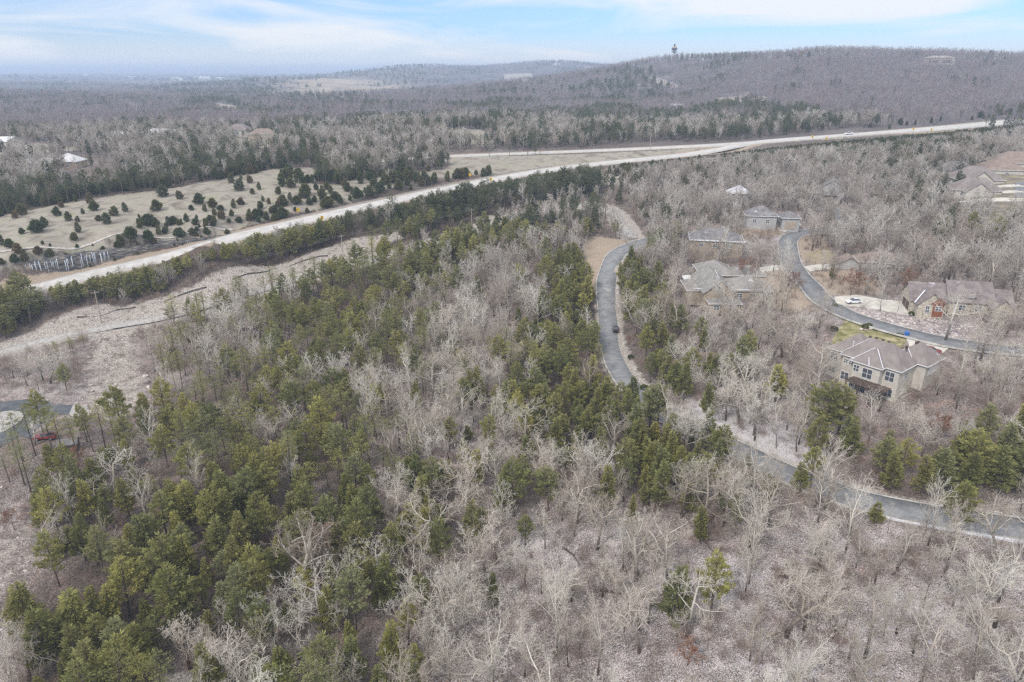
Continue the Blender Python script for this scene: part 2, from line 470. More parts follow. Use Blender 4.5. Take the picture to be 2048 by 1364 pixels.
# ---------------------------------------------------------------- outlines of surfaces and clearings
Z = {k: W(v) for k, v in dict(
 field=[(-150,475),(0,432),(90,415),(180,398),(260,388),(360,374),(430,361),(520,343),(570,336),(625,336),(640,352),(625,368),(700,372),(760,362),(800,372),(720,398),(640,418),(560,432),(500,448),(430,466),(330,484),(200,504),(61,530),(0,541),(-150,560)],
 verge=[(-150,570),(0,566),(133,548),(254,521),(410,484),(520,460),(640,428),(800,392),(930,360),(930,372),(800,402),(660,436),(500,474),(420,494),(260,532),(160,562),(-150,600)],
 median=[(860,315),(1019,312),(1153,308),(1340,300),(1500,289),(1690,273),(1957,250),(2048,243),(2048,246),(1957,252),(1700,276),(1556,285),(1340,307),(1118,330),(1009,346),(930,352),(800,362),(700,370),(690,362),(780,350),(880,340),(905,330)],
 fmedian=[(880,262),(960,259),(1000,285),(960,292),(900,282)],
 corridor=[(-60,715),(40,672),(110,634),(200,607),(330,592),(400,562),(512,532),(640,497),(720,474),(800,462),(812,476),(760,496),(700,520),(640,540),(560,562),(480,584),(400,608),(320,632),(240,648),(180,655),(60,684),(-60,716)],
 slope=[(190,664),(268,655),(290,700),(302,760),(300,800),(262,835),(225,850),(150,828),(160,770),(165,720)],
 leftedge=[(-200,930),(0,925),(16,960),(34,1030),(80,1080),(100,1130),(40,1180),(0,1240),(40,1364),(-200,1400)],
 pale_bottom=[(300,1364),(330,1350),(400,1338),(430,1364),(400,1400),(290,1400)],
 roadside=[(1180,470),(1235,478),(1262,484),(1215,512),(1196,545),(1190,600),(1180,600),(1172,540),(1165,500)],
 clear_a=[(945,434),(985,430),(1000,440),(960,446)],
 clear_b=[(1085,412),(1130,404),(1180,404),(1210,412),(1180,420),(1110,420)],
 clear_c=[(1225,440),(1262,444),(1275,462),(1240,466)],
 cutside=[(1195,345),(1240,352),(1240,372),(1205,368)],
 big_lawn=[(1668,672),(1690,640),(1718,645),(1762,662),(1800,668),(1815,680),(1800,700),(1740,700),(1690,706),(1660,700)],
 drive_big=[(1812,676),(1880,688),(1905,690),(1880,712),(1862,732),(1840,726),(1820,700)],
 drive_brick=[(1668,594),(1712,590),(1770,600),(1815,604),(1832,618),(1838,632),(1800,625),(1740,618),(1700,612),(1672,606)],
 riprap=[(1700,614),(1760,622),(1830,634),(1900,642),(1960,652),(1930,680),(1880,672),(1820,658),(1760,640),(1716,622)],
 island=[(1590,478),(1625,470),(1650,474),(1660,500),(1668,526),(1640,532),(1614,528),(1600,508),(1592,490)],
 island_grass=[(1604,506),(1640,500),(1675,502),(1672,522),(1640,528),(1612,526)],
 drive_isl=[(1608,533),(1640,530),(1674,526),(1678,536),(1645,540),(1620,543)],
 below_isl=[(1625,545),(1660,542),(1700,540),(1760,560),(1760,585),(1690,590),(1655,585)],
 yard_mid=[(1500,540),(1560,530),(1610,560),(1635,600),(1640,625),(1560,625),(1480,620),(1490,580)],
 drive_mid=[(1520,536),(1560,530),(1580,533),(1560,540),(1522,545)],
 drive_far=[(1550,452),(1572,442),(1600,448),(1603,452),(1580,458),(1572,464),(1558,462)],
 yard_far=[(1400,462),(1500,452),(1560,458),(1575,470),(1500,478),(1420,475)],
 yard_row=[(1905,420),(1990,340),(2100,330),(2100,436),(1960,440)],
 lawn_tl=[(-60,300),(60,288),(140,290),(160,300),(90,306),(-60,318)],
 lawn_h=[(460,275),(540,278),(560,290),(500,300),(465,290)],
 far_a=[(405,206),(440,206),(480,214),(505,228),(470,232),(440,224)],
 far_b=[(1430,196),(1480,192),(1530,193),(1545,200),(1500,204),(1440,210)],
 far_c=[(1005,150),(1060,148),(1075,160),(1040,168),(1010,166)],
 far_d=[(700,232),(800,226),(880,230),(860,240),(740,244)],
 far_e=[(230,208),(262,206),(300,222),(280,226)],
 far_f=[(1290,150),(1330,158),(1370,172),(1340,176)],
 bigyard=[(1640,745),(1690,770),(1740,790),(1840,800),(1870,820),(1700,830),(1630,790)],
).items()}

# ---------------------------------------------------------------- share of evergreens and density of trees (rows of 50 px from y=160, columns of 64 px)
EVG = ["44444455553322332222222211111111","22223344566666666555556665443333","33443555553333445677665556677742","22345666776655556555333322223442",
"78888888888888888764211111124642","88888888888888876555321111112333","88888888888867666445711111111111","77888888888877524885311111111111",
"35666665777774114887511111111112","34455555677653115887611111111111","23433334556553216886621111111111","12333334555543227886623211111111",
"12233345665543337886523211111111","33455566665544336776522211111123","55455567766543325667775222234567","56545677776653223446775323455778",
"56666777766654333223333332333433","46776777776554322222223432111111","13466777776654221111122111111111","14687787776554211111131111111111",
"57888887665553211121131111111111","88888545655533211221121111111111","28888435655432211121111111111111","18888545654432211121111111111111"]
DEN = ["99999999444455889999999999999999","99999999999999999999999999999999","67778989999999999998888899999998","88899999999999994444799999999998",
"99999999999999999996799999998876","99999999999999998788799988888888","99999999999999999988999988888899","99988889999999998999999988888899",
"98888899999999999999999988888888","97766799999999999999999988887788","66666799999999999999999988777788","66666699999999999999888877666777",
"66666799999999999999987776666777","99967899999999999999998866666777","99988899999999889999999877666778","99978999999999889999999987667889",
"99989999999999888888999987777777","99989999999998877777666666666666","99979999999998877777666666666666","12469999999987877777666666666666",
"24799999999988877777666666666666","69999999999887877777666666666666","49999999999888877777666666666666","29999999999888877777666666666666"]
assert all(len(s) == 32 for s in EVG + DEN), [len(s) for s in EVG + DEN]
EG = np.array([[int(c) for c in s] for s in EVG]) / 9.0; DG = np.array([[int(c) for c in s] for s in DEN]) / 9.0
def gridval(g, px, py):
    u = np.clip((px - 32) / 64, 0, 30.999); v = np.clip((py - 185) / 50, 0, 22.999)
    i = u.astype(int); j = v.astype(int); fu = u - i; fv = v - j
    return (g[j, i] * (1 - fu) + g[j, i + 1] * fu) * (1 - fv) + (g[j + 1, i] * (1 - fu) + g[j + 1, i + 1] * fu) * fv

# ---------------------------------------------------------------- the ground: one sheet to the horizon
def ground_fields(x, y):
    r = np.hypot(x, y)
    near = r < 900
    dr = np.full(x.shape, 99.0); dh = np.full(x.shape, 999.0)
    xn, yn = x[near], y[near]
    d1 = seg_dist(xn, yn, SROAD[::3]); d2 = seg_dist(xn, yn, SNROAD[::3]); d3 = seg_dist(xn, yn, SGRAV[::3])
    d4 = seg_dist(xn, yn, SHW_N[::3, :2]); d5 = seg_dist(xn, yn, SHW_F[::3, :2])
    dr[near] = np.minimum(np.minimum(d1, d2), d3); dh[near] = np.minimum(d4, d5)
    return r, near, dr, dh, (d1, d2, d3)
NB, NR_ = 1150, 900
bear = np.linspace(R(-56), R(56), NB)
rr = np.concatenate([np.geomspace(14, 45, 20)[:-1], np.geomspace(45, 900, NR_ - 240), np.geomspace(905, 23000, 221)])
NR_ = len(rr)
gx = (np.sin(bear)[None] * rr[:, None]).ravel(); gy = (np.cos(bear)[None] * rr[:, None]).ravel()
gz = Hc(gx, gy)
_r, _near, _dr, _dh, (_d1, _d2, _d3) = ground_fields(gx, gy)
_rough = sstep(4, 9, _dr) * sstep(8, 20, _dh)
micro = (vnoise(gx, gy, 7.0) - .5) * 0.7 + (vnoise(gx, gy, 2.2, 3) - .5) * 0.30 + (vnoise(gx, gy, 0.8, 5) - .5) * 0.12
fm = polymask(gx, gy, Z['field'], 6)
gz = gz + micro * np.where(_near, _rough, 0) * (1 - 0.6 * fm)
gz += np.where(_r > 900, (vnoise(gx, gy, 90, 9) - .5) * np.minimum((_r - 900) / 100, 14) * np.where(_r > 9000, 0.3, 1), 0)
gz -= np.where(_near, 0.25 * (1 - sstep(3.2, 4.6, _dr)) + 0.4 * (1 - sstep(5, 8, _dh)), 0)
za = np.zeros((len(gx), 4), np.float32); zb = np.zeros((len(gx), 4), np.float32)
za[:, 0] = np.clip(fm + polymask(gx, gy, Z['median'], 3) + polymask(gx, gy, Z['fmedian'], 4) + polymask(gx, gy, Z['lawn_tl'], 6) + polymask(gx, gy, Z['lawn_h'], 4), 0, 1)
dirt = polymask(gx, gy, Z['corridor'], 3) * 0.75 + polymask(gx, gy, Z['slope'], 4) * 0.55
for k_ in ('clear_a', 'clear_b', 'clear_c', 'cutside', 'pale_bottom', 'far_a', 'far_b', 'far_c', 'far_d', 'far_e', 'far_f'): dirt += polymask(gx, gy, Z[k_], 2.5)
dirt += polymask(gx, gy, Z['leftedge'], 4) * 0.42
dirt += np.where(_near, 0, 0)
tmp = np.zeros(len(gx)); tmp[_near] = (1 - sstep(3.0, 6.5, _d1)) * 0.7 + (1 - sstep(3.0, 5.0, _d2)) * 0.6 + (1 - sstep(2.5, 9, _d3)) * 0.8
dirt += tmp
za[:, 1] = np.clip(dirt, 0, 1)
brown = polymask(gx, gy, Z['roadside'], 4) + polymask(gx, gy, Z['island'], 3) + polymask(gx, gy, Z['below_isl'], 4) + polymask(gx, gy, Z['verge'], 2.5) + polymask(gx, gy, Z['yard_mid'], 5) * .6 + polymask(gx, gy, Z['yard_far'], 4) * .7
brown += np.where(_near, (1 - sstep(6.5, 12, _dh)) * 1.0, 0)
za[:, 2] = np.clip(brown, 0, 1)
za[:, 3] = np.clip(polymask(gx, gy, Z['big_lawn'], .8) + polymask(gx, gy, Z['yard_row'], 3) * .42 + polymask(gx, gy, Z['island_grass'], 1.5) * .4, 0, 1)
_px, _py, _dep = project(gx, gy, gz)
zb[:, 0] = sstep(330, 800, _r)                                  # wooded far ground, little snow shows through
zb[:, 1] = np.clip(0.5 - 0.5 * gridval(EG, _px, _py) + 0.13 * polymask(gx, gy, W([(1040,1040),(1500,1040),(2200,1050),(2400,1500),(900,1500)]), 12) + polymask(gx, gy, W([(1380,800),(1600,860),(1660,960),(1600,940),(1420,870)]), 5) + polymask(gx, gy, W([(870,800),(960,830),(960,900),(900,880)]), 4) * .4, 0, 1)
zb[:, 2] = np.clip(polymask(gx, gy, Z['riprap'], 1.5), 0, 1)
hill = polymask(gx, gy, [far(540, 1500, 0), far(720, 1500, 0), far(830, 2300, 0), far(700, 2900, 0), far(560, 2600, 0)], 120)
zb[:, 3] = hill
ii = np.arange((NR_ - 1) * NB).reshape(NR_ - 1, NB)[:, :-1].ravel()
quads = np.stack([ii, ii + 1, ii + 1 + NB, ii + NB], -1)

gm, t, b = mat('forest_floor', 0.95, 0.15)
geo = t.nodes.new('ShaderNodeTexCoord').outputs['Object']
A1 = t.nodes.new('ShaderNodeAttribute'); A1.attribute_name = 'zone_a'
A2 = t.nodes.new('ShaderNodeAttribute'); A2.attribute_name = 'zone_b'
s1 = t.nodes.new('ShaderNodeSeparateColor'); t.links.new(A1.outputs['Color'], s1.inputs['Color'])
s2 = t.nodes.new('ShaderNodeSeparateColor'); t.links.new(A2.outputs['Color'], s2.inputs['Color'])
def rmp(fac, stops):
    r = ramp(t, stops); t.links.new(fac, r.inputs['Fac']); return r.outputs['Color']
n_leaf = noise(t, 2.6, 5, 0.7, vec=geo).outputs['Fac']
n_mid = noise(t, 0.35, 4, 0.6, vec=geo).outputs['Fac']
n_big = noise(t, 0.045, 4, 0.6, 0.5, vec=geo).outputs['Fac']
n_fine = noise(t, 5.5, 3, 0.8, vec=geo).outputs['Fac']
leaf = rmp(n_leaf, [(0.32, (0.060, 0.044, 0.038)), (0.50, (0.165, 0.134, 0.115)), (0.70, (0.37, 0.30, 0.26))])
leaf = mixrgb(t, leaf, (0.24, 0.13, 0.085), mth(t, 'MULTIPLY', rmp(n_mid, [(0.50, 0.0), (0.66, 0.75)]), 0.8))
snowamt = mth(t, 'ADD', mth(t, 'MULTIPLY', n_mid, 0.22), mth(t, 'MULTIPLY', n_big, 0.22))
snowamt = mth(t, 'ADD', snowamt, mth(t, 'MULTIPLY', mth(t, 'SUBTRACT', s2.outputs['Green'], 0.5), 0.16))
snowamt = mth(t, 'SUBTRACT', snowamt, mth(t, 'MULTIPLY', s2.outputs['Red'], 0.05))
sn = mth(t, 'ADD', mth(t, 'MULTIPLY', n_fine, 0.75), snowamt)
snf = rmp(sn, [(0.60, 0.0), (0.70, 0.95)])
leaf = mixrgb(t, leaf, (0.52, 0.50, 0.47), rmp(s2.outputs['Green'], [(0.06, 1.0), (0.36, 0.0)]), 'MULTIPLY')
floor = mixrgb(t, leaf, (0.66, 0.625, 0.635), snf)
fieldc = rmp(noise(t, 0.12, 5, 0.65, 0.8, vec=geo).outputs['Fac'], [(0.30, (0.20, 0.165, 0.13)), (0.42, (0.28, 0.245, 0.20)), (0.54, (0.385, 0.345, 0.285)), (0.66, (0.29, 0.285, 0.19))])
fieldc = mixrgb(t, fieldc, (0.5, 0.5, 0.5), rmp(n_leaf, [(0.3, 0.35), (0.7, 0.0)]), 'MULTIPLY')
dirtc = rmp(n_leaf, [(0.32, (0.10, 0.08, 0.068)), (0.46, (0.29, 0.245, 0.205)), (0.58, (0.50, 0.46, 0.415)), (0.70, (0.76, 0.73, 0.71))])
brownc = rmp(n_leaf, [(0.3, (0.16, 0.115, 0.085)), (0.5, (0.36, 0.285, 0.215)), (0.72, (0.50, 0.43, 0.34))])
lawnc = rmp(noise(t, 0.5, 4, 0.6, 0.4, vec=geo).outputs['Fac'], [(0.35, (0.15, 0.15, 0.06)), (0.5, (0.26, 0.235, 0.115)), (0.66, (0.42, 0.365, 0.22))])
vor = t.nodes.new('ShaderNodeTexVoronoi'); vor.inputs['Scale'].default_value = 1.1; t.links.new(geo, vor.inputs['Vector'])
rockc = mixrgb(t, rmp(vor.outputs['Distance'], [(0.1, (0.46, 0.40, 0.385)), (0.55, (0.12, 0.10, 0.10))]), rmp(vor.outputs['Color'], [(0.2, (0.22, 0.18, 0.18)), (0.6, (0.5, 0.45, 0.44)), (0.8, (0.75, 0.72, 0.72))]), 0.55)
farc = rmp(noise(t, 0.02, 6, 0.7, 0.5, vec=geo).outputs['Fac'], [(0.35, (0.085, 0.080, 0.085)), (0.5, (0.15, 0.135, 0.14)), (0.65, (0.21, 0.19, 0.185))])
hillc = rmp(noise(t, 0.008, 6, 0.7, 0.5, vec=geo).outputs['Fac'], [(0.38, (0.14, 0.13, 0.12)), (0.5, (0.36, 0.29, 0.21)), (0.7, (0.42, 0.36, 0.26))])
def edge(v):           # ragged borders between ground kinds
    return rmp(mth(t, 'ADD', v, mth(t, 'MULTIPLY', mth(t, 'SUBTRACT', n_mid, 0.5), 0.9)), [(0.35, 0.0), (0.6, 1.0)])
c = mixrgb(t, floor, farc, s2.outputs['Red'])
c = mixrgb(t, c, hillc, A2.outputs['Alpha'])
c = mixrgb(t, c, dirtc, edge(s1.outputs['Green']))
c = mixrgb(t, c, brownc, edge(s1.outputs['Blue']))
c = mixrgb(t, c, fieldc, edge(s1.outputs['Red']))
c = mixrgb(t, c, rockc, s2.outputs['Blue'])
c = mixrgb(t, c, lawnc, edge(A1.outputs['Alpha']))
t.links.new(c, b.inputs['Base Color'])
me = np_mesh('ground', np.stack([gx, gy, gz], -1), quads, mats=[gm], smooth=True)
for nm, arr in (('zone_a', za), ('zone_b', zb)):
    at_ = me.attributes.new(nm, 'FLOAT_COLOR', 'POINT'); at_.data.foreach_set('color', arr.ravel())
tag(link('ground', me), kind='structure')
# fast lookup of the finished ground
_lr = np.log(rr)
def G(x, y):
    x = np.asarray(x, float); y = np.asarray(y, float)
    r = np.hypot(x, y); a = np.arctan2(x, y)
    i = np.clip((a - bear[0]) / (bear[1] - bear[0]), 0, NB - 1.001); i0 = i.astype(int); fi = i - i0
    j0 = np.clip(np.searchsorted(rr, r) - 1, 0, NR_ - 2); fj = np.clip((r - rr[j0]) / (rr[j0 + 1] - rr[j0]), 0, 1)
    g = gz.reshape(NR_, NB)
    return (g[j0, i0] * (1 - fi) + g[j0, i0 + 1] * fi) * (1 - fj) + (g[j0 + 1, i0] * (1 - fi) + g[j0 + 1, i0 + 1] * fi) * fj
def g1(x, y): return float(G(np.array([x]), np.array([y]))[0])

# ---------------------------------------------------------------- roads
def ribbon(name, P, offs, zs, mats, kind='structure', mi=None, smoothz=None):
    """sheet along P with cross-section points at signed offsets `offs` and heights `zs` over the road bed"""
    P = np.asarray(P); T = np.gradient(P, axis=0); T /= np.linalg.norm(T, axis=1)[:, None]
    Nn = np.stack([-T[:, 1], T[:, 0]], -1)
    base = Hc(P[:, 0], P[:, 1])
    k = np.ones(7) / 7
    base = np.convolve(np.pad(base, 3, 'edge'), k, 'valid')
    V = []
    for o, z in zip(offs, zs):
        q = P + Nn * o
        hz_ = Hc(q[:, 0], q[:, 1])
        hz_ = base * 0.85 + hz_ * 0.15
        V.append(np.stack([q[:, 0], q[:, 1], hz_ + z], -1))
    V = np.stack(V, 1); n, m = V.shape[:2]
    i = np.arange((n - 1) * m).reshape(n - 1, m)[:, :-1].ravel()
    q = np.stack([i, i + 1, i + 1 + m, i + m], -1)
    qm = None if mi is None else np.tile(mi, n - 1)
    me = np_mesh(name, V.reshape(-1, 3), q, mats=mats, smooth=False, qm=qm)
    o = link(name, me)
    return tag(o, kind=kind) if kind else o
def asphalt(name, base, worn, pale, amt):
    m, t, b = mat(name, 0.9, 0.25)
    n1 = noise(t, 0.5, 5, 0.7, 0.3); n2 = noise(t, 3.0, 3, 0.7)
    r1 = ramp(t, [(0.40, base), (0.60, worn)]); t.links.new(n1.outputs['Fac'], r1.inputs['Fac'])
    r2 = ramp(t, [(amt, 0.0), (amt + 0.10, 1.0)]); n3 = noise(t, 0.16, 6, 0.72, 0.5); t.links.new(n3.outputs['Fac'], r2.inputs['Fac'])
    c = mixrgb(t, r1.outputs['Color'], pale, r2.outputs['Color'])
    c = mixrgb(t, c, (0.65, 0.65, 0.65), mth(t, 'MULTIPLY', n2.outputs['Fac'], 0.5), 'MULTIPLY')
    t.links.new(c, b.inputs['Base Color']); return m
M_ASPH = asphalt('grey_asphalt', (0.215, 0.22, 0.23), (0.31, 0.31, 0.315), (0.40, 0.385, 0.36), 0.57)
M_ASPH2 = asphalt('street_asphalt', (0.19, 0.193, 0.20), (0.26, 0.262, 0.27), (0.36, 0.34, 0.32), 0.68)
M_DARK = asphalt('new_asphalt', (0.085, 0.09, 0.10), (0.15, 0.155, 0.165), (0.24, 0.24, 0.24), 0.62)
M_HWY = mottled('pale_highway_surface', (0.46, 0.44, 0.41), (0.60, 0.57, 0.535), 0.25, 0.9, 0.2)
M_SHO = mottled('highway_shoulder', (0.40, 0.38, 0.355), (0.52, 0.49, 0.455), 0.4, 0.9, 0.2)
M_CONC = mottled('pale_concrete', (0.50, 0.47, 0.41), (0.66, 0.62, 0.55), 0.6, 0.9, 0.2)
M_KERB = mottled('kerb_concrete', (0.34, 0.32, 0.29), (0.55, 0.52, 0.48), 0.5, 0.9, 0.2)
M_GRAV = mottled('gravel_track', (0.32, 0.30, 0.275), (0.50, 0.475, 0.445), 0.9, 0.95, 0.1)
M_PAINT = plain('road_paint', (0.78, 0.77, 0.74), 0.7)
M_SNOW = mottled('thin_snow', (0.62, 0.62, 0.66), (0.82, 0.82, 0.86), 1.2, 0.9, 0.2)
w = 6.3
for nm, S in (('highway', SHW_N[:, :2]), ('far_highway', SHW_F[:, :2])):
    ribbon(nm if nm == 'highway' else 'road', S, [-w - .5, -w, -3.9, 3.9, w, w + .5], [-0.6, 0.06, 0.12, 0.12, 0.06, -0.6], [M_HWY, M_SHO], mi=[1, 1, 0, 1, 1])
    for off in (-3.95, 3.95):
        ribbon('road_marking', S, [off - .09, off + .09], [0.126, 0.126], [M_PAINT])
    # broken centre line: one mesh of dashes
    mb = MB(); acc = 0
    T = np.gradient(S, axis=0); T /= np.linalg.norm(T, axis=1)[:, None]
    hb = Hc(S[:, 0], S[:, 1]); hb = np.convolve(np.pad(hb, 3, 'edge'), np.ones(7) / 7, 'valid')
    for i in range(0, len(S) - 1, 3):
        a = S[i]; bq = S[i] * .3 + S[i + 1] * .7; nn = np.array([-T[i, 1], T[i, 0]]) * .08
        za_ = hb[i] + .128; zb_ = hb[i] * .3 + hb[i + 1] * .7 + .128
        mb.add([(*(a - nn), za_), (*(a + nn), za_), (*(bq + nn), zb_), (*(bq - nn), zb_)], [(0, 1, 2, 3)])
    tag(mb.build('road_marking', M_PAINT), kind='structure')
ribbon('road', SROAD, [-3.4, -3.3, 3.3, 3.4], [-.4, .05, .05, -.4], [M_ASPH])
ribbon('road', SNROAD, [-3.3, -3.2, 3.2, 3.3], [-.4, .05, .05, -.4], [M_ASPH2])
for S, h_ in ((SROAD, 3.4), (SNROAD, 3.3)):
    for s_ in (-1, 1):
        o_ = sorted([s_ * h_, s_ * (h_ + .02), s_ * (h_ + .38), s_ * (h_ + .40)])
        ribbon('kerb', S, o_, [-.3, .14, .14, -.3], [M_KERB])
ribbon('path', SGRAV, [-2.5, -2.2, 2.2, 2.5], [-.4, .04, .04, -.4], [M_GRAV])
# snow left along the lower kerb of the road
i0 = int(np.argmin(np.hypot(SROAD[:, 0] - at(1740, 1040)[0], SROAD[:, 1] - at(1740, 1040)[1])))
j0 = int(np.argmin(np.hypot(SROAD[:, 0] - at(1430, 890)[0], SROAD[:, 1] - at(1430, 890)[1])))
side = -1 if True else 1
for s0, s1, wd_ in ((i0, len(SROAD), 1.0),):
    Sx = SROAD[s0:s1]; o_ = ribbon('snow_bank', Sx, [-5.0, -4.7, -4.3, -3.95, -3.82], [-.3, .04, .12, .14, -.1], [M_SNOW])
    co = np.empty(len(o_.data.vertices) * 3, np.float32); o_.data.vertices.foreach_get('co', co); co = co.reshape(-1, 5, 3)
    for i in range(len(co)):          # ragged, melting outer edge that tapers away uphill
        k_ = min(1.0, i / 16.0) * (.55 + .6 * vnoise(np.array([i * 2.5]), np.array([3.0]), 6.0, 5)[0])
        inner = co[i, 4].copy()
        co[i, :4] = inner + (co[i, :4] - inner) * np.array([max(k_, .02), max(k_, .02), 1.0])
    o_.data.vertices.foreach_set('co', co.ravel())
def sheet(name, poly, m, dz=0.05, step=2.0):
    """draped sheet filling a world polygon"""
    P = np.array([p[:2] for p in poly])
    bm = bmesh.new()
    vs = [bm.verts.new((p[0], p[1], 0)) for p in P]
    bm.faces.new(vs)
    bmesh.ops.triangulate(bm, faces=bm.faces[:])
    for _ in range(3):
        es = [e for e in bm.edges if e.calc_length() > step]
        if not es: break
        bmesh.ops.subdivide_edges(bm, edges=es, cuts=1)
        bmesh.ops.triangulate(bm, faces=bm.faces[:])
    X = np.array([v.co.x for v in bm.verts]); Y = np.array([v.co.y for v in bm.verts])
    hh = np.maximum(G(X, Y), Hc(X, Y) - .1)
    for v, h in zip(bm.verts, hh): v.co.z = h + dz
    be = [e for e in bm.edges if e.is_boundary]
    r = bmesh.ops.extrude_edge_only(bm, edges=be)
    for v in r['geom']:
        if isinstance(v, bmesh.types.BMVert): v.co.z -= 0.5
    bmesh.ops.recalc_face_normals(bm, faces=bm.faces)
    me = bpy.data.meshes.new(name); bm.to_mesh(me); bm.free(); me.materials.append(m)
    return tag(link(name, me), kind='structure')
for k_ in ('drive_big', 'drive_brick', 'drive_isl', 'drive_mid', 'drive_far'):
    sheet('driveway', Z[k_], M_CONC, 0.16)
sheet('driveway', W([(1905,404),(1990,398),(2060,398),(2060,403),(1990,404)]), M_CONC, 0.18)
sheet('driveway', W([(1960,384),(2060,382),(2060,387),(1960,389)]), M_CONC, 0.18)
sheet('driveway', W([(1970,373),(2060,371),(2060,375),(1975,377)]), M_CONC, 0.18)
sheet('street', W([(2030,395),(2030,365),(2100,362),(2100,398)]), M_ASPH2, 0.16)
sheet('driveway', W([(1510,396),(1540,392),(1580,396),(1600,398),(1560,400),(1525,402)]), M_CONC, 0.18)
# turning circle with its island and the stub of road
ra, ri = 13.5, 8.6
ang = np.linspace(0, 2 * math.pi, 49)[:-1]
sheet('street', [(CULC[0] + math.cos(a) * 13.8, CULC[1] + math.sin(a) * 13.8) for a in ang], M_DARK, 0.10)
sheet('street', W([(-20,800),(30,806),(75,812),(146,810),(138,829),(105,830),(80,842),(60,880),(20,860),(-20,840)]), M_DARK, 0.125)
sheet('verge', [(CULC[0] + math.cos(a) * 6.5, CULC[1] + math.sin(a) * 6.5) for a in ang], M_GRAV, 0.24)
mbk = MB()
for i in range(48):
    a0, a1 = ang[i], ang[i] + 2 * math.pi / 48
    q = [(CULC[0] + math.cos(a) * r_, CULC[1] + math.sin(a) * r_) for a, r_ in ((a0, 6.5), (a1, 6.5), (a1, 6.9), (a0, 6.9))]
    zz = [Hc(np.array([p[0]]), np.array([p[1]]))[0] for p in q]
    mbk.prism(q, [z - .2 for z in zz], [z + .27 for z in zz])
tag(mbk.build('kerb', M_KERB), kind='structure')
sheet('verge', W([(146,810),(175,810),(180,830),(150,836),(138,829)]), M_GRAV, 0.08)
# ---------------------------------------------------------------- tree materials
def bark_mat(name, dark, pale, z0, z1, tint):
    m, t, b = mat(name, 0.95, 0.1)
    tcn = t.nodes.new('ShaderNodeTexCoord'); sp = t.nodes.new('ShaderNodeSeparateXYZ'); t.links.new(tcn.outputs['Object'], sp.inputs[0])
    n = noise(t, 1.6, 4, 0.7)
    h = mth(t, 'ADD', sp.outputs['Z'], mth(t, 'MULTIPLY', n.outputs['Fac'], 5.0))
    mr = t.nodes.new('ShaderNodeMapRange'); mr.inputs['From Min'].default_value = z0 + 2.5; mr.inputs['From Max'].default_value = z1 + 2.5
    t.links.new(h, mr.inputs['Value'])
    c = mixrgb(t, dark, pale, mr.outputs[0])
    oi = t.nodes.new('ShaderNodeObjectInfo')
    r = ramp(t, [(0.0, tint[0]), (0.35, tint[1]), (0.7, tint[2]), (1.0, tint[3])]); t.links.new(oi.outputs['Random'], r.inputs['Fac'])
    c = mixrgb(t, c, r.outputs['Color'], 1.0, 'MULTIPLY')
    t.links.new(c, b.inputs['Base Color'])
    return m
TINT = ((0.50, 0.43, 0.38), (1.08, 1.06, 1.02), (0.62, 0.55, 0.49), (1.0, 0.93, 0.88))
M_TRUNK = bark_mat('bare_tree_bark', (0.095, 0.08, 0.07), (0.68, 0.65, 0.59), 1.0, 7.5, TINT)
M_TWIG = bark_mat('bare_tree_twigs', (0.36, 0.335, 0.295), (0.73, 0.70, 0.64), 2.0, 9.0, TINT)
M_FARTWIG = bark_mat('far_tree_twigs', (0.16, 0.148, 0.152), (0.37, 0.345, 0.345), 0.0, 9.0, ((0.66, 0.62, 0.64), (1.0, 0.97, 0.96), (0.78, 0.72, 0.72), (1.1, 0.86, 0.82)))
M_MIDTWIG = bark_mat('mid_tree_twigs', (0.32, 0.295, 0.275), (0.60, 0.57, 0.535), 1.0, 9.0, TINT)
M_PTRUNK = mottled('evergreen_bark', (0.085, 0.068, 0.058), (0.17, 0.135, 0.11), 1.5, 0.95, 0.1)
M_RUST, _t, _b = mat('russet_leaves', 0.9, 0.1)
_r = ramp(_t, [(0.35, (0.14, 0.060, 0.035)), (0.65, (0.34, 0.17, 0.105))]); _n2 = noise(_t, 1.2, 4, 0.7)
_t.links.new(_n2.outputs['Fac'], _r.inputs['Fac']); _t.links.new(_r.outputs['Color'], _b.inputs['Base Color'])
def needle_mat(name, cols, var=0.35):
    m, t, b = mat(name, 0.85, 0.12)
    oi = t.nodes.new('ShaderNodeObjectInfo')
    st = [(i / (len(cols) - 1), c) for i, c in enumerate(cols)]
    r = ramp(t, st); t.links.new(oi.outputs['Random'], r.inputs['Fac'])
    n = noise(t, 0.9, 4, 0.75)
    r2 = ramp(t, [(0.32, 1 - var), (0.5, 1.0), (0.68, 1 + var)])
    t.links.new(n.outputs['Fac'], r2.inputs['Fac'])
    c = mixrgb(t, r.outputs['Color'], r2.outputs['Color'], 1.0, 'MULTIPLY')
    n3 = noise(t, 0.5, 2, 0.5)
    c = mixrgb(t, c, (0.16, 0.10, 0.05), mth(t, 'MULTIPLY', ramp_f(t, n3.outputs['Fac'], 0.56, 0.72), 0.35))
    t.links.new(c, b.inputs['Base Color'])
    tr = t.nodes.new('ShaderNodeBsdfTranslucent'); t.links.new(c, tr.inputs['Color'])
    ms = t.nodes.new('ShaderNodeMixShader'); ms.inputs[0].default_value = 0.40
    t.links.new(b.outputs[0], ms.inputs[1]); t.links.new(tr.outputs[0], ms.inputs[2])
    t.links.new(ms.outputs[0], t.nodes['Material Output'].inputs['Surface'])
    return m
def ramp_f(t, fac, a, b_):
    r = ramp(t, [(a, 0.0), (b_, 1.0)]); t.links.new(fac, r.inputs['Fac']); return r.outputs['Color']
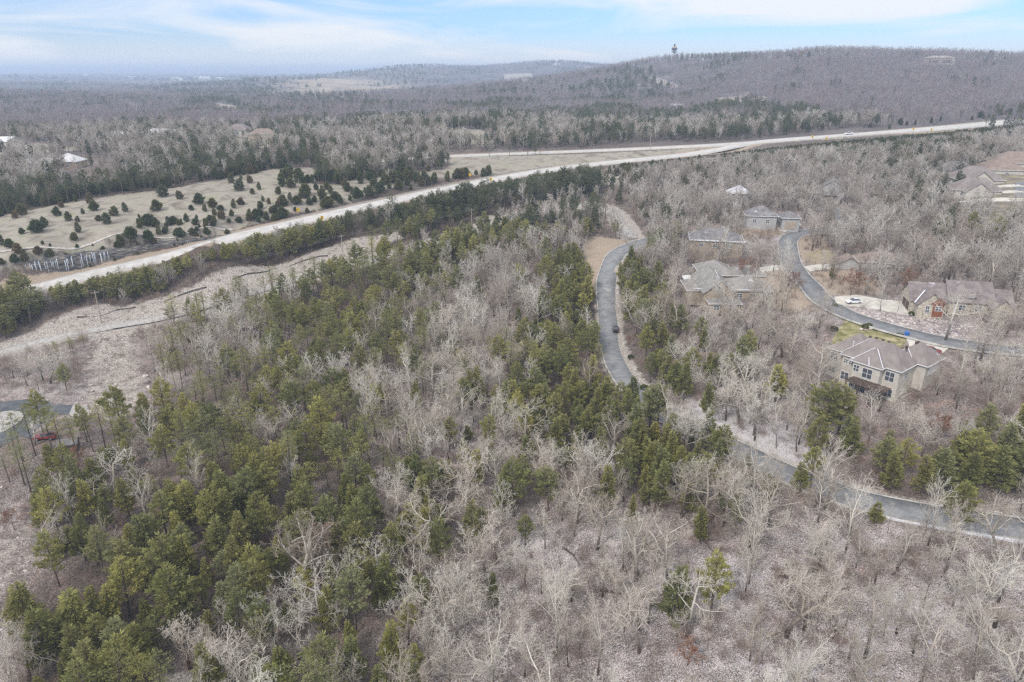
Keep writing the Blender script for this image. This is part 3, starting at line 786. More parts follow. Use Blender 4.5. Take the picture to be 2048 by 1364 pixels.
M_NEEDLE = needle_mat('evergreen_needles', [(0.225, 0.230, 0.078), (0.360, 0.340, 0.115), (0.235, 0.250, 0.105), (0.460, 0.425, 0.140), (0.275, 0.272, 0.094), (0.325, 0.330, 0.170), (0.330, 0.305, 0.115), (0.205, 0.225, 0.088)])
M_FARNEEDLE = needle_mat('far_evergreen_needles', [(0.105, 0.130, 0.066), (0.165, 0.178, 0.080), (0.115, 0.145, 0.085), (0.205, 0.200, 0.088)])
M_CEDAR = needle_mat('young_cedar_needles', [(0.100, 0.132, 0.056), (0.145, 0.165, 0.066), (0.200, 0.190, 0.072), (0.115, 0.150, 0.075), (0.255, 0.185, 0.088)], 0.45)

# ---------------------------------------------------------------- tree shapes
def tubes(segs, sides):
    """3- to 6-sided tapered tubes for an (n, 8) array of x0 y0 z0 x1 y1 z1 r0 r1"""
    s = np.asarray(segs, float); p0 = s[:, 0:3]; p1 = s[:, 3:6]
    d = p1 - p0; d /= np.maximum(np.linalg.norm(d, axis=1), 1e-9)[:, None]
    ref = np.where(np.abs(d[:, 2:3]) > 0.9, np.array([[1.0, 0, 0]]), np.array([[0, 0, 1.0]]))
    a = np.cross(d, ref); a /= np.linalg.norm(a, axis=1)[:, None]; b = np.cross(d, a)
    n = len(s); V = np.zeros((n, 2 * sides, 3))
    for i in range(sides):
        th = 2 * math.pi * i / sides
        o = a * math.cos(th) + b * math.sin(th)
        V[:, i] = p0 + o * s[:, 6:7]; V[:, sides + i] = p1 + o * s[:, 7:8]
    k = (np.arange(n) * 2 * sides)[:, None, None]
    f = np.array([[i, (i + 1) % sides, sides + (i + 1) % sides, sides + i] for i in range(sides)])[None] + k
    return V.reshape(-1, 3), f.reshape(-1, 4)
def unit(v): return v / max(np.linalg.norm(v), 1e-9)
def grow(rg, p, d, L, r, lev, conf, out):
    """one limb with its side limbs; conf per level: segments, wobble, lift, children, child length, angle, start"""
    ns, wob, lift, nch, cl, ang_, st, tp = conf[lev]
    step = L / ns; nodes = []
    for i in range(ns):
        d = unit(d + rg.normal(0, wob, 3) + np.array([0, 0, lift]))
        q = p + d * step
        r1 = r * (1 - (1 - tp) * (i + 1) / ns) / (1 - (1 - tp) * i / ns)
        out[lev].append((*p, *q, r, r1)); nodes.append((q, d, r1, (i + 1) / ns))
        p, r = q, r1
    if lev + 1 >= len(conf): return
    cand = [n for n in nodes if n[3] >= st]
    a0 = rg.uniform(0, 6.28)
    for k in range(nch):
        q, dd, rq, tt = cand[(k * len(cand)) // nch if nch > 1 else 0]
        a0 += 2.4 + rg.normal(0, .35)
        o = unit(np.cross(dd, [math.cos(a0), math.sin(a0), 0.3]))
        an = R(ang_) * rg.uniform(0.75, 1.25)
        nd = unit(dd * math.cos(an) + o * math.sin(an))
        grow(rg, q, nd, L * cl * rg.uniform(0.7, 1.2) * (1.15 - 0.45 * tt), rq * (0.62 if lev < 1 else 0.6), lev + 1, conf, out)
def bare_tree(seed, h, conf, rt, crook=0.03, tw=None):
    rg = np.random.default_rng(seed); out = [[] for _ in conf]
    grow(rg, np.array([0, 0, -0.4]), unit(np.array([rg.normal(0, crook), rg.normal(0, crook), 1.0])), h * 0.80, rt, 0, conf, out)
    allp = np.concatenate([np.array(o) for o in out])
    sz = h / max(allp[:, 5].max(), 1e-3)
    res = []
    for i, o in enumerate(out):
        o = np.array(o); o[:, :6] *= sz
        if tw and i >= len(out) - 2: o[:, 6:8] = np.maximum(o[:, 6:8], tw)
        res.append(o)
    return res
#        segs wobble lift nch  clen ang start taper
OAK = [(7, .09, .02, 8, .62, 52, .30, .45), (7, .17, .05, 6, .52, 45, .28, .35), (5, .22, .06, 6, .50, 42, .2, .4), (4, .25, .05, 6, .52, 40, .25, .45), (2, .25, .04, 0, 0, 0, 0, .6)]
SPREAD = [(5, .12, .0, 8, .85, 58, .42, .55), (8, .21, .07, 7, .46, 48, .25, .32), (5, .26, .06, 6, .50, 45, .2, .4), (4, .28, .05, 6, .50, 42, .25, .45), (2, .25, .04, 0, 0, 0, 0, .6)]
UPR = [(9, .05, .04, 15, .40, 42, .30, .25), (6, .14, .08, 6, .46, 38, .2, .35), (4, .20, .07, 7, .50, 36, .2, .4), (3, .22, .05, 6, .55, 35, .2, .5)]
SLIM = [(9, .05, .04, 14, .28, 40, .35, .2), (5, .15, .08, 5, .45, 38, .2, .35), (3, .20, .07, 5, .55, 36, .2, .45)]
FARB = [(5, .05, .04, 8, .52, 45, .28, .25), (3, .18, .08, 6, .50, 40, .2, .35), (2, .20, .07, 5, .60, 36, .2, .45)]
FARC = [(3, .05, .04, 6, .55, 45, .3, .3), (2, .18, .08, 5, .60, 42, .2, .35)]
def dead(conf):  return [c if i < 2 else (c[0], c[1], c[2], max(2, c[3] - 2) if c[3] else 0, *c[4:]) for i, c in enumerate(conf[:4])]
def bare_meshes(nm, seed, h, conf, rt, tw, crook=.03, split=2, m0=None, m1=None):
    lv = bare_tree(seed, h, conf, rt, crook, tw)
    v0, f0 = tubes(lv[0], 6); v1, f1 = tubes(lv[1], 4 if split == 2 else 3)
    tv, tf = np.concatenate([v0, v1]), np.concatenate([f0, f1 + len(v0)])
    rest = np.concatenate(lv[2:]) if len(lv) > 2 else lv[1]
    if len(lv) == 2: tv, tf = v0, f0
    cv, cf = tubes(rest, 3)
    return (tv, tf), (cv, cf)
def rand_dirs(rg, n):
    v = rg.normal(size=(n, 3)); return v / np.linalg.norm(v, axis=1)[:, None]
def blades(c, d, L, w, rg):
    """thin diamond leaves at points c, pointing along d"""
    n = len(c); s = np.cross(d, rand_dirs(rg, n)); s /= np.maximum(np.linalg.norm(s, axis=1), 1e-6)[:, None]
    L = np.asarray(L).reshape(-1, 1) * np.ones((n, 1)); w = np.asarray(w).reshape(-1, 1) * np.ones((n, 1))
    V = np.stack([c, c + d * L * .45 + s * w, c + d * L, c + d * L * .45 - s * w], 1)
    return V.reshape(-1, 3), (np.arange(n)[:, None] * 4 + np.arange(4)[None])
def evergreen(seed, h, wd, kind, dens=1.0, blade=1.0):
    rg = np.random.default_rng(seed)
    lean = rg.normal(0, .03, 2)
    tr = [(0, 0, -.4, lean[0] * h * .5, lean[1] * h * .5, h * .5, h * .016 + .03, h * .011 + .02), (lean[0] * h * .5, lean[1] * h * .5, h * .5, lean[0] * h, lean[1] * h, h * .97, h * .011 + .02, .02)]
    C = []; D = []; LL = []; br = []
    lo = {'pine': .45, 'cedar': .16, 'young': .02, 'loose': .30}[kind]
    nb = int({'pine': 40, 'cedar': 74, 'young': 80, 'loose': 46}[kind] * (0.6 + 0.4 * dens))
    lob = [(rg.uniform(0, 6.28), rg.uniform(.2, 1), rg.uniform(.15, .45)) for _ in range(5)]
    for i in range(nb):
        t = (i + rg.uniform(0, 1)) / nb; z = h * (lo + (0.985 - lo) * t)
        a = i * 2.39996 + rg.normal(0, .4)
        if kind == 'pine': prof = math.sin(math.pi * min(1, .20 + .80 * t)) ** .6 * (.55 + .45 * math.sin(math.pi * (1 - t)))
        elif kind == 'cedar': prof = (1 - t) ** .88 * (.45 + .55 * min(1, (t + .12) * 4)) + .05
        elif kind == 'young': prof = (1 - t ** 1.4) ** .75 * (.72 + .28 * min(1, t * 5)) + .03
        else: prof = (math.sin(math.pi * min(1, .12 + .86 * t)) ** .7) * (1.15 - .55 * t)
        lobe = sum(math.cos(a - b0) * am * math.exp(-((t - .5) / .4) ** 2) for b0, _, am in lob) * .30
        L = wd * .5 * prof * (1 + lobe) * (rg.uniform(.70, 1.15) if kind == 'young' else rg.uniform(.48, 1.28))
        L = max(L, .12 * wd * .5)
        rise = {'pine': .35, 'cedar': .30, 'young': .45, 'loose': .4}[kind] * rg.uniform(.5, 1.4)
        dd = unit(np.array([math.cos(a), math.sin(a), rise]))
        base = np.array([lean[0] * z, lean[1] * z, z])
        br.append((*base, *(base + dd * L * .85), max(.02, .012 * L + .02), .012))
        n = int(max(4, L * {'pine': 16, 'cedar': 22, 'young': 30, 'loose': 19}[kind] * dens))
        if kind == 'pine':       # tufts gathered towards the branch ends
            nc = max(1, int(L * 1.5)); cen = base + dd * (L * np.linspace(.45, 1, nc))[:, None] + rg.normal(0, .16, (nc, 3))
            k = rg.integers(0, nc, n); dr = rand_dirs(rg, n); dr[:, 2] = np.abs(dr[:, 2]) * .9 - .1
            C.append(cen[k] + dr * rg.uniform(.05, .45, (n, 1))); D.append(dr); LL.append(rg.uniform(.28, .55, n))
        else:
            s = rg.uniform(.30, 1.0, n) ** .8
            side = np.cross(dd, [0, 0, 1.0]); off = rg.normal(0, 1, n) * (.16 * L * (1.15 - s)) + rg.normal(0, .10, n)
            c = base + dd * (L * s)[:, None] + side * off[:, None]; c[:, 2] += rg.normal(0, .10 + .03 * L, n)
            dr = dd[None] * .8 + side * np.sign(off)[:, None] * .55 + rg.normal(0, .32, (n, 3)) + np.array([0, 0, .25])
            dr /= np.linalg.norm(dr, axis=1)[:, None]
            C.append(c); D.append(dr); LL.append(rg.uniform(.38, .90, n) * (.55 if kind == 'young' else 1))
    C = np.concatenate(C); D = np.concatenate(D); LL = np.concatenate(LL) * blade
    wv, wf = blades(C, D, LL, LL * (.13 if kind == 'pine' else .17) * rg.uniform(.7, 1.3, len(C)), rg)
    v0, f0 = tubes(tr, 6); v1, f1 = tubes(br, 3)
    return (np.concatenate([v0, v1]), np.concatenate([f0, f1 + len(v0)])), (wv, wf)

class Proto: pass
def proto(name, parts, m_trunk, m_crown):
    """keeps the two parts for single trees and one joined mesh for the far masses"""
    p = Proto(); p.name = name
    (tv, tf), (cv, cf) = parts
    p.trunk = np_mesh(name + '_trunk', tv, tf, mats=[m_trunk], smooth=True)
    p.crown = np_mesh(name + '_crown', cv, cf, mats=[m_crown])
    p.joined = np_mesh(name, np.concatenate([tv, cv]), np.concatenate([tf, cf + len(tv)]), mats=[m_trunk, m_crown], qm=[0] * len(tf) + [1] * len(cf))
    p.h = cv[:, 2].max()
    return p
BARE = []
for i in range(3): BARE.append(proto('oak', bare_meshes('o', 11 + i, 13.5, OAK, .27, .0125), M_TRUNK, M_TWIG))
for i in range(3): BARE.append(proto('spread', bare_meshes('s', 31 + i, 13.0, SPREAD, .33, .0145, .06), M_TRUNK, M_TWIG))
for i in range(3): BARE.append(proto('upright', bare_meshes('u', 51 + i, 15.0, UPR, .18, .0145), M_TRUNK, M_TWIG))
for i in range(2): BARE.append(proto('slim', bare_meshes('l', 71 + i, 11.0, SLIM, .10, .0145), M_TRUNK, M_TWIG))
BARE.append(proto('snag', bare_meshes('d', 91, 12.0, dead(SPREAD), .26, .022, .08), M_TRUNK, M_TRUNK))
EVER = [proto('pine_a', evergreen(1, 14.0, 5.6, 'pine'), M_PTRUNK, M_NEEDLE), proto('pine_b', evergreen(2, 13.0, 4.8, 'pine'), M_PTRUNK, M_NEEDLE),
        proto('pine_c', evergreen(3, 12.0, 5.2, 'pine', .8), M_PTRUNK, M_NEEDLE),
        proto('cedar_a', evergreen(4, 10.5, 5.0, 'cedar', 1.1), M_PTRUNK, M_NEEDLE), proto('cedar_b', evergreen(5, 11.5, 5.4, 'cedar', 1.1), M_PTRUNK, M_NEEDLE),
        proto('cedar_c', evergreen(6, 9.0, 4.4, 'cedar', 1.2), M_PTRUNK, M_NEEDLE),
        proto('loose_a', evergreen(7, 12.5, 6.0, 'loose'), M_PTRUNK, M_NEEDLE), proto('loose_b', evergreen(8, 11.5, 5.4, 'loose'), M_PTRUNK, M_NEEDLE)]
EVERMID = [proto('mid_ever_%d' % i, evergreen(181 + i, 12.0, 5.4, ('pine', 'cedar', 'loose', 'pine')[i], .7, 1.25), M_PTRUNK, M_FARNEEDLE) for i in range(4)]
YOUNG = [proto('young_a', evergreen(21, 3.8, 3.1, 'young', 1.3), M_PTRUNK, M_CEDAR), proto('young_b', evergreen(22, 4.6, 3.2, 'young', 1.2), M_PTRUNK, M_CEDAR),
         proto('young_c', evergreen(23, 3.2, 3.0, 'young', 1.3), M_PTRUNK, M_CEDAR), proto('young_d', evergreen(24, 5.4, 3.0, 'young', 1.2), M_PTRUNK, M_CEDAR)]
FARBARE = [proto('far_bare_%d' % i, bare_meshes('f', 101 + i, 13.0, FARB, .20, .055), M_FARTWIG, M_FARTWIG) for i in range(4)]
MIDBARE = [proto('mid_bare_%d' % i, bare_meshes('m', 131 + i, 12.5, UPR if i % 2 else OAK[:4], .2, .034), M_TRUNK, M_MIDTWIG) for i in range(4)]
FAREVER = [proto('far_ever_%d' % i, evergreen(151 + i, 11.5, 5.4, ('pine', 'cedar', 'loose')[i % 3], .22, 2.1), M_PTRUNK, M_FARNEEDLE) for i in range(3)]
def rust(pr, seed, n):
    """oak keeping its russet leaves"""
    rg = np.random.default_rng(seed)
    lv = bare_tree(seed, 10.0, OAK[:4], .17, .03, .018)
    v0, f0 = tubes(lv[0], 6); v1, f1 = tubes(lv[1], 4)
    tips = np.concatenate(lv[2:]); k = rg.integers(0, len(tips), n)
    c = tips[k, 3:6] + rg.normal(0, .12, (n, 3)); bv, bf = blades(c, rand_dirs(rg, n), rg.uniform(.15, .34, n), .06, rg)
    cv, cf = tubes(tips, 3)
    return (np.concatenate([v0, v1, cv]), np.concatenate([f0, f1 + len(v0), cf + len(v0) + len(v1)])), (bv, bf)
RUST = [proto('russet_oak', rust('r', 201, 3600), M_TRUNK, M_RUST)]
def brush(seed, n=26, h=1.7):
    rg = np.random.default_rng(seed); S = []
    for i in range(n):
        p = np.array([rg.normal(0, .35), rg.normal(0, .35), -.1]); d = unit(np.array([rg.normal(0, .45), rg.normal(0, .45), 1.0])); L = h * rg.uniform(.5, 1.1)
        for k in range(3):
            d = unit(d + rg.normal(0, .2, 3)); q = p + d * L / 3; S.append((*p, *q, .014, .010))
            for j in range(2):
                e = unit(d + rg.normal(0, .6, 3)); S.append((*q, *(q + e * L * .35), .010, .006))
            p = q
    return tubes(S, 3)
M_BRUSH = bark_mat('brush_stems', (0.22, 0.18, 0.155), (0.40, 0.35, 0.31), -2.5, 1.0, ((0.75, 0.62, 0.55), (1.0, 0.95, 0.92), (0.85, 0.66, 0.58), (0.95, 0.90, 0.86)))
BRUSH = [np_mesh('brush_%d' % i, *brush(301 + i, 26, (1.6, 2.4, 3.2)[i]), mats=[M_BRUSH]) for i in range(3)]

def scatter(name, meshes, P, vid, rot, scl):
    """one object that stands for an uncountable mass: points with the tree shapes set on them"""
    hid = bpy.data.collections.new(name + '_shapes')
    for i, me in enumerate(meshes):
        o = bpy.data.objects.new('%s_shape_%02d' % (name, i), me); hid.objects.link(o)
    me = bpy.data.meshes.new(name); me.vertices.add(len(P)); me.vertices.foreach_set('co', np.asarray(P, np.float32).ravel())
    a = me.attributes.new('vid', 'INT', 'POINT'); a.data.foreach_set('value', np.asarray(vid, np.int32))
    a = me.attributes.new('rot', 'FLOAT_VECTOR', 'POINT'); a.data.foreach_set('vector', np.asarray(rot, np.float32).ravel())
    a = me.attributes.new('scl', 'FLOAT_VECTOR', 'POINT'); a.data.foreach_set('vector', np.asarray(scl, np.float32).ravel())
    o = link(name, me)
    ng = bpy.data.node_groups.new(name, 'GeometryNodeTree')
    ng.interface.new_socket('Geometry', in_out='INPUT', socket_type='NodeSocketGeometry')
    ng.interface.new_socket('Geometry', in_out='OUTPUT', socket_type='NodeSocketGeometry')
    gi = ng.nodes.new('NodeGroupInput'); go = ng.nodes.new('NodeGroupOutput')
    ci = ng.nodes.new('GeometryNodeCollectionInfo'); ci.inputs['Collection'].default_value = hid
    ci.inputs['Separate Children'].default_value = True; ci.inputs['Reset Children'].default_value = True
    ip = ng.nodes.new('GeometryNodeInstanceOnPoints'); ip.inputs['Pick Instance'].default_value = True
    def na(nm, ty):
        n = ng.nodes.new('GeometryNodeInputNamedAttribute'); n.data_type = ty; n.inputs['Name'].default_value = nm
        return n.outputs['Attribute']
    L = ng.links.new
    L(gi.outputs[0], ip.inputs['Points']); L(ci.outputs[0], ip.inputs['Instance'])
    L(na('vid', 'INT'), ip.inputs['Instance Index'])
    e2r = ng.nodes.new('FunctionNodeEulerToRotation'); L(na('rot', 'FLOAT_VECTOR'), e2r.inputs[0]); L(e2r.outputs[0], ip.inputs['Rotation'])
    L(na('scl', 'FLOAT_VECTOR'), ip.inputs['Scale']); L(ip.outputs[0], go.inputs[0])
    md = o.modifiers.new('shapes', 'NODES'); md.node_group = ng
    return tag(o, kind='stuff')
# ---------------------------------------------------------------- buildings
def shingle(name, c1, c2, snow=0.0, rough=0.9):
    m, t, b = mat(name, rough, 0.15)
    co = t.nodes.new('ShaderNodeTexCoord').outputs['Object']
    n1 = noise(t, 0.55, 4, 0.65, 0.4, vec=co); n2 = noise(t, 7.0, 2, 0.7, vec=co)
    r1 = ramp(t, [(0.35, c1), (0.65, c2)]); t.links.new(n1.outputs['Fac'], r1.inputs['Fac'])
    wv = t.nodes.new('ShaderNodeTexWave'); wv.bands_direction = 'Z'; wv.inputs['Scale'].default_value = 2.2; wv.inputs['Distortion'].default_value = 1.0
    t.links.new(co, wv.inputs['Vector'])
    c = mixrgb(t, r1.outputs['Color'], (0.72, 0.72, 0.74), mth(t, 'MULTIPLY', wv.outputs['Fac'], 0.35), 'MULTIPLY')
    c = mixrgb(t, c, (0.7, 0.7, 0.7), mth(t, 'MULTIPLY', n2.outputs['Fac'], 0.5), 'MULTIPLY')
    if snow:
        n3 = noise(t, 0.32, 5, 0.7, 0.3, vec=co)
        c = mixrgb(t, c, (0.68, 0.68, 0.72), ramp_s(t, n3.outputs['Fac'], 1 - snow, 1 - snow + .07))
    t.links.new(c, b.inputs['Base Color']); return m
def ramp_s(t, fac, a, b_):
    r = ramp(t, [(a, 0.0), (b_, 0.9)]); t.links.new(fac, r.inputs['Fac']); return r.outputs['Color']
M_TAUPE = shingle('taupe_shingles', (0.255, 0.215, 0.20), (0.33, 0.285, 0.265), 0.34)
M_PURPLE = shingle('weathered_brown_shingles', (0.205, 0.17, 0.162), (0.32, 0.275, 0.262), 0.36)
M_GREIGE = shingle('greige_shingles', (0.25, 0.235, 0.215), (0.38, 0.355, 0.325), 0.38)
M_GREYSH = shingle('grey_shingles', (0.17, 0.16, 0.165), (0.30, 0.28, 0.27), 0.38)
M_TANSH = shingle('tan_shingles', (0.36, 0.33, 0.29), (0.46, 0.42, 0.38), 0.36)
M_SNOWSH = shingle('snow_dusted_shingles', (0.40, 0.39, 0.40), (0.60, 0.59, 0.61), 0.56)
M_WHITESH = shingle('white_sheet_roof', (0.66, 0.65, 0.64), (0.80, 0.79, 0.78), 0.5)
M_BROWNSH = shingle('brown_shingles', (0.26, 0.20, 0.165), (0.36, 0.285, 0.24), 0.30)
M_STUCCO = mottled('pale_stucco', (0.50, 0.46, 0.395), (0.62, 0.575, 0.50), 0.7, 0.9, 0.2)
M_GREYWALL = mottled('grey_siding', (0.36, 0.35, 0.34), (0.46, 0.45, 0.43), 0.7, 0.9, 0.2)
M_STONE = mottled('pale_stone_wall', (0.36, 0.31, 0.245), (0.62, 0.56, 0.46), 1.8, 0.95, 0.15, lo=.38, hi=.62)
M_REDW = mottled('red_brown_shakes', (0.20, 0.075, 0.040), (0.31, 0.125, 0.070), 2.2, 0.9, 0.15)
M_TANW = mottled('tan_wall', (0.34, 0.27, 0.20), (0.47, 0.385, 0.30), 0.9, 0.9, 0.2)
M_DKW = mottled('dark_timber', (0.075, 0.055, 0.045), (0.15, 0.11, 0.085), 1.2, 0.9, 0.2)
M_WHT = plain('white_trim', (0.74, 0.73, 0.71), 0.6)
M_GLASS, _t, _b = mat('window_glass', 0.12, 0.5); _b.inputs['Base Color'].default_value = (0.085, 0.095, 0.11, 1)
M_METAL = plain('dull_metal', (0.45, 0.45, 0.46), 0.5, 0.5, 0.6)
M_POLE = mottled('weathered_pole_wood', (0.27, 0.225, 0.18), (0.46, 0.40, 0.33), 0.8, 0.95, 0.1)
M_BLK = plain('black_rubber', (0.025, 0.025, 0.027), 0.7)
HOUSE_FOOT = []
def roof_block(mb, wl, B):
    u0, u1, v0, v1, base, eave, h, kind = B[:8]
    o = B[8] if len(B) > 8 else .5
    a0, a1, b0, b1 = u0 - o, u1 + o, v0 - o, v1 + o
    wl.box((u0, v0, base), (u1, v1, eave - .02))
    if kind.startswith('hip'):
        if kind == 'hipu' or (kind == 'hip' and (u1 - u0) >= (v1 - v0)):
            k = min((b1 - b0) / 2, (a1 - a0) / 2 - .2); m = (b0 + b1) / 2; r0, r1 = (a0 + k, m), (a1 - k, m)
        else:
            k = min((a1 - a0) / 2, (b1 - b0) / 2 - .2); m = (a0 + a1) / 2; r0, r1 = (m, b0 + k), (m, b1 - k)
        vs = [(a0, b0, eave - .2), (a1, b0, eave - .2), (a1, b1, eave - .2), (a0, b1, eave - .2), (a0, b0, eave), (a1, b0, eave), (a1, b1, eave), (a0, b1, eave), (*r0, eave + h), (*r1, eave + h)]
        fs = [(3, 2, 1, 0), (0, 1, 5, 4), (1, 2, 6, 5), (2, 3, 7, 6), (3, 0, 4, 7)]
        if r0[1] == r1[1]: fs += [(4, 5, 9, 8), (5, 6, 9), (6, 7, 8, 9), (7, 4, 8)]
        else: fs += [(4, 5, 8), (5, 6, 9, 8), (6, 7, 9), (7, 4, 8, 9)]
        mb.add(vs, fs)
    else:
        th = .22
        if kind == 'gu':       # ridge along u
            m = (v0 + v1) / 2; hw = (b1 - b0) / 2; e = eave - h * o / ((v1 - v0) / 2)
            for s in (-1, 1):
                ev = m + s * hw
                mb.add([(a0, ev, e), (a1, ev, e), (a1, m, eave + h), (a0, m, eave + h), (a0, ev, e + th), (a1, ev, e + th), (a1, m, eave + h + th), (a0, m, eave + h + th)],
                       [(0, 3, 2, 1), (4, 5, 6, 7), (0, 1, 5, 4), (1, 2, 6, 5), (2, 3, 7, 6), (3, 0, 4, 7)])
            for u in (u0, u1 - .15):
                wl.add([(u, v0, eave - .03), (u, v1, eave - .03), (u, m, eave + h - .05), (u + .15, v0, eave - .03), (u + .15, v1, eave - .03), (u + .15, m, eave + h - .05)], [(0, 1, 2), (3, 5, 4), (0, 3, 4, 1), (1, 4, 5, 2), (2, 5, 3, 0)])
        else:
            m = (u0 + u1) / 2; hw = (a1 - a0) / 2; e = eave - h * o / ((u1 - u0) / 2)
            for s in (-1, 1):
                eu = m + s * hw
                mb.add([(eu, b0, e), (eu, b1, e), (m, b1, eave + h), (m, b0, eave + h), (eu, b0, e + th), (eu, b1, e + th), (m, b1, eave + h + th), (m, b0, eave + h + th)],
                       [(0, 3, 2, 1), (4, 5, 6, 7), (0, 1, 5, 4), (1, 2, 6, 5), (2, 3, 7, 6), (3, 0, 4, 7)])
            for v in (v0, v1 - .15):
                wl.add([(u0, v, eave - .03), (u1, v, eave - .03), (m, v, eave + h - .05), (u0, v + .15, eave - .03), (u1, v + .15, eave - .03), (m, v + .15, eave + h - .05)], [(0, 1, 2), (3, 5, 4), (0, 3, 4, 1), (1, 4, 5, 2), (2, 5, 3, 0)])
def window(root, u, v, z, w_, h_, face, name='window', glass=None):
    """frame with a glass pane; face is the side of the wall it sits on"""
    f = MB(); g = MB()
    def bx(mb_, a0, a1, z0, z1, d0, d1):
        if face == 'v-': mb_.box((u + a0, v - d1, z + z0), (u + a1, v - d0, z + z1))
        elif face == 'v+': mb_.box((u + a0, v + d0, z + z0), (u + a1, v + d1, z + z1))
        elif face == 'u-': mb_.box((u - d1, v + a0, z + z0), (u - d0, v + a1, z + z1))
        else: mb_.box((u + d0, v + a0, z + z0), (u + d1, v + a1, z + z1))
    W2, H2 = w_ / 2, h_ / 2
    for a0, a1, z0, z1 in ((-W2 - .1, W2 + .1, H2, H2 + .12), (-W2 - .1, W2 + .1, -H2 - .12, -H2), (-W2 - .1, -W2, -H2, H2), (W2, W2 + .1, -H2, H2), (-.05, .05, -H2, H2), (-W2, -.05, -.04, .04), (.05, W2, -.04, .04)):
        bx(f, a0, a1, z0, z1, .01, .09)
    bx(g, -W2, -.05, -H2, H2, .012, .045); bx(g, .05, W2, -H2, H2, .012, .045)
    o = f.build(name, M_WHT, root); g.build('pane', glass or M_GLASS, o); return o
def house(name, label, cat, P, rz, blocks, mw, mr, group=None, wins=(), gutters=True, extra=None, foot=True):
    root = empty(name, (P[0], P[1], 0), rz)
    tag(root, label, cat, group)
    rf = MB(); wl = MB()
    for B in blocks: roof_block(rf, wl, B)
    wl.build('wall', mw, root); ro = rf.build('roof', mr, root)
    if gutters:
        gt = MB()
        for B in blocks:
            o = B[8] if len(B) > 8 else .5; a0, a1, b0, b1, e = B[0] - o, B[1] + o, B[2] - o, B[3] + o, B[5]
            if B[7].startswith('hip'):
                for p, q in (((a0, b0), (a1, b0)), ((a1, b0), (a1, b1)), ((a1, b1), (a0, b1)), ((a0, b1), (a0, b0))):
                    du = np.array(q) - np.array(p); nn = np.array([du[1], -du[0]]) / np.linalg.norm(du) * .07
                    gt.beam((p[0] + nn[0], p[1] + nn[1], e - .09), (q[0] + nn[0], q[1] + nn[1], e - .09), .13, .17)
        if gt.v: gt.build('gutter', M_WHT, root)
    for w_ in wins: window(root, *w_)
    if extra: extra(root, ro)
    if foot:
        c, s = math.cos(rz), math.sin(rz)
        for B in blocks:
            HOUSE_FOOT.append([(P[0] + a * c - b_ * s, P[1] + a * s + b_ * c) for a, b_ in ((B[0] - 2, B[2] - 2), (B[1] + 2, B[2] - 2), (B[1] + 2, B[3] + 2), (B[0] - 2, B[3] + 2))])
    return root
def build_pieces(mb, name, m, parent):
    """every separate 8-cornered piece becomes a part of its own"""
    nv = 8
    for i in range(0, len(mb.v), nv):
        q = MB(); q.add(mb.v[i:i + nv], [tuple(k - i for k in f) for f in mb.f if i <= f[0] < i + nv]); q.build(name, m, parent)
def vents(ro, spots, m=None):
    for u, v, z in spots:
        q = MB(); q.box((u - .22, v - .22, z - .5), (u + .22, v + .22, z + .18)); q.box((u - .3, v - .3, z + .18), (u + .3, v + .3, z + .26))
        q.build('roof_vent', m or M_DKW, ro)
# --- big taupe house
def x_big(root, ro):
    E = 36.0
    vents(ro, [(7.6, 4.6, 40.0), (9.0, 4.7, 40.1), (10.6, 4.7, 40.1), (12.0, 4.7, 40.0), (13.2, 4.4, 39.7), (15.4, 12.5, 39.2), (15.5, 11.2, 39.4), (15.0, 7.6, 39.0)])
    q = MB(); q.tube((5.6, 1.0, 37), (5.6, 1.0, 39.0), .09, n=8); q.tube((5.6, 1.0, 39.0), (5.6, 1.0, 39.2), .16, n=8); q.build('flue_pipe', M_WHT, ro)
    sn = MB()      # snow lying in the valleys and along the hips
    for p, q_ in (((3.6, .1, 36.1), (8.2, 3.2, 40.2)), ((7.3, -2.9, 36.08), (11.0, .6, 39.3)), ((14.9, -2.5, 36.1), (11.4, .8, 39.2)), ((17.6, 6.6, 36.2), (15.0, 8.2, 38.8)), ((12.0, -3.3, 36.1), (10.9, -1.6, 37.4))):
        sn.beam(p, q_, .15, .07)
    build_pieces(sn, 'snow_strip', M_SNOW, ro)
    dk = MB(); dk.box((8.6, -6.4, 31.85), (17.6, -2.52, 32.05)); dk.build('deck', M_DKW, root)
    rl = MB()
    for u in np.arange(8.7, 17.6, .42): rl.box((u, -6.38, 32.06), (u + .05, -6.32, 33.0))
    rl.box((8.6, -6.42, 33.0), (17.6, -6.28, 33.08)); rl.build('railing', M_DKW, root)
    for u in (8.8, 11.7, 14.6, 17.4):
        pz = MB(); pz.box((u - .13, -6.3, 26.5), (u + .13, -6.04, 31.84)); pz.build('post', M_DKW, root)
    gd = MB(); gd.box((20.22, 9.0, 33.0), (20.30, 13.8, 35.4)); gd.build('garage_door', M_WHT, root)
u_ = np.array([11.3, -14.6]); rzb = math.atan2(u_[1], u_[0])
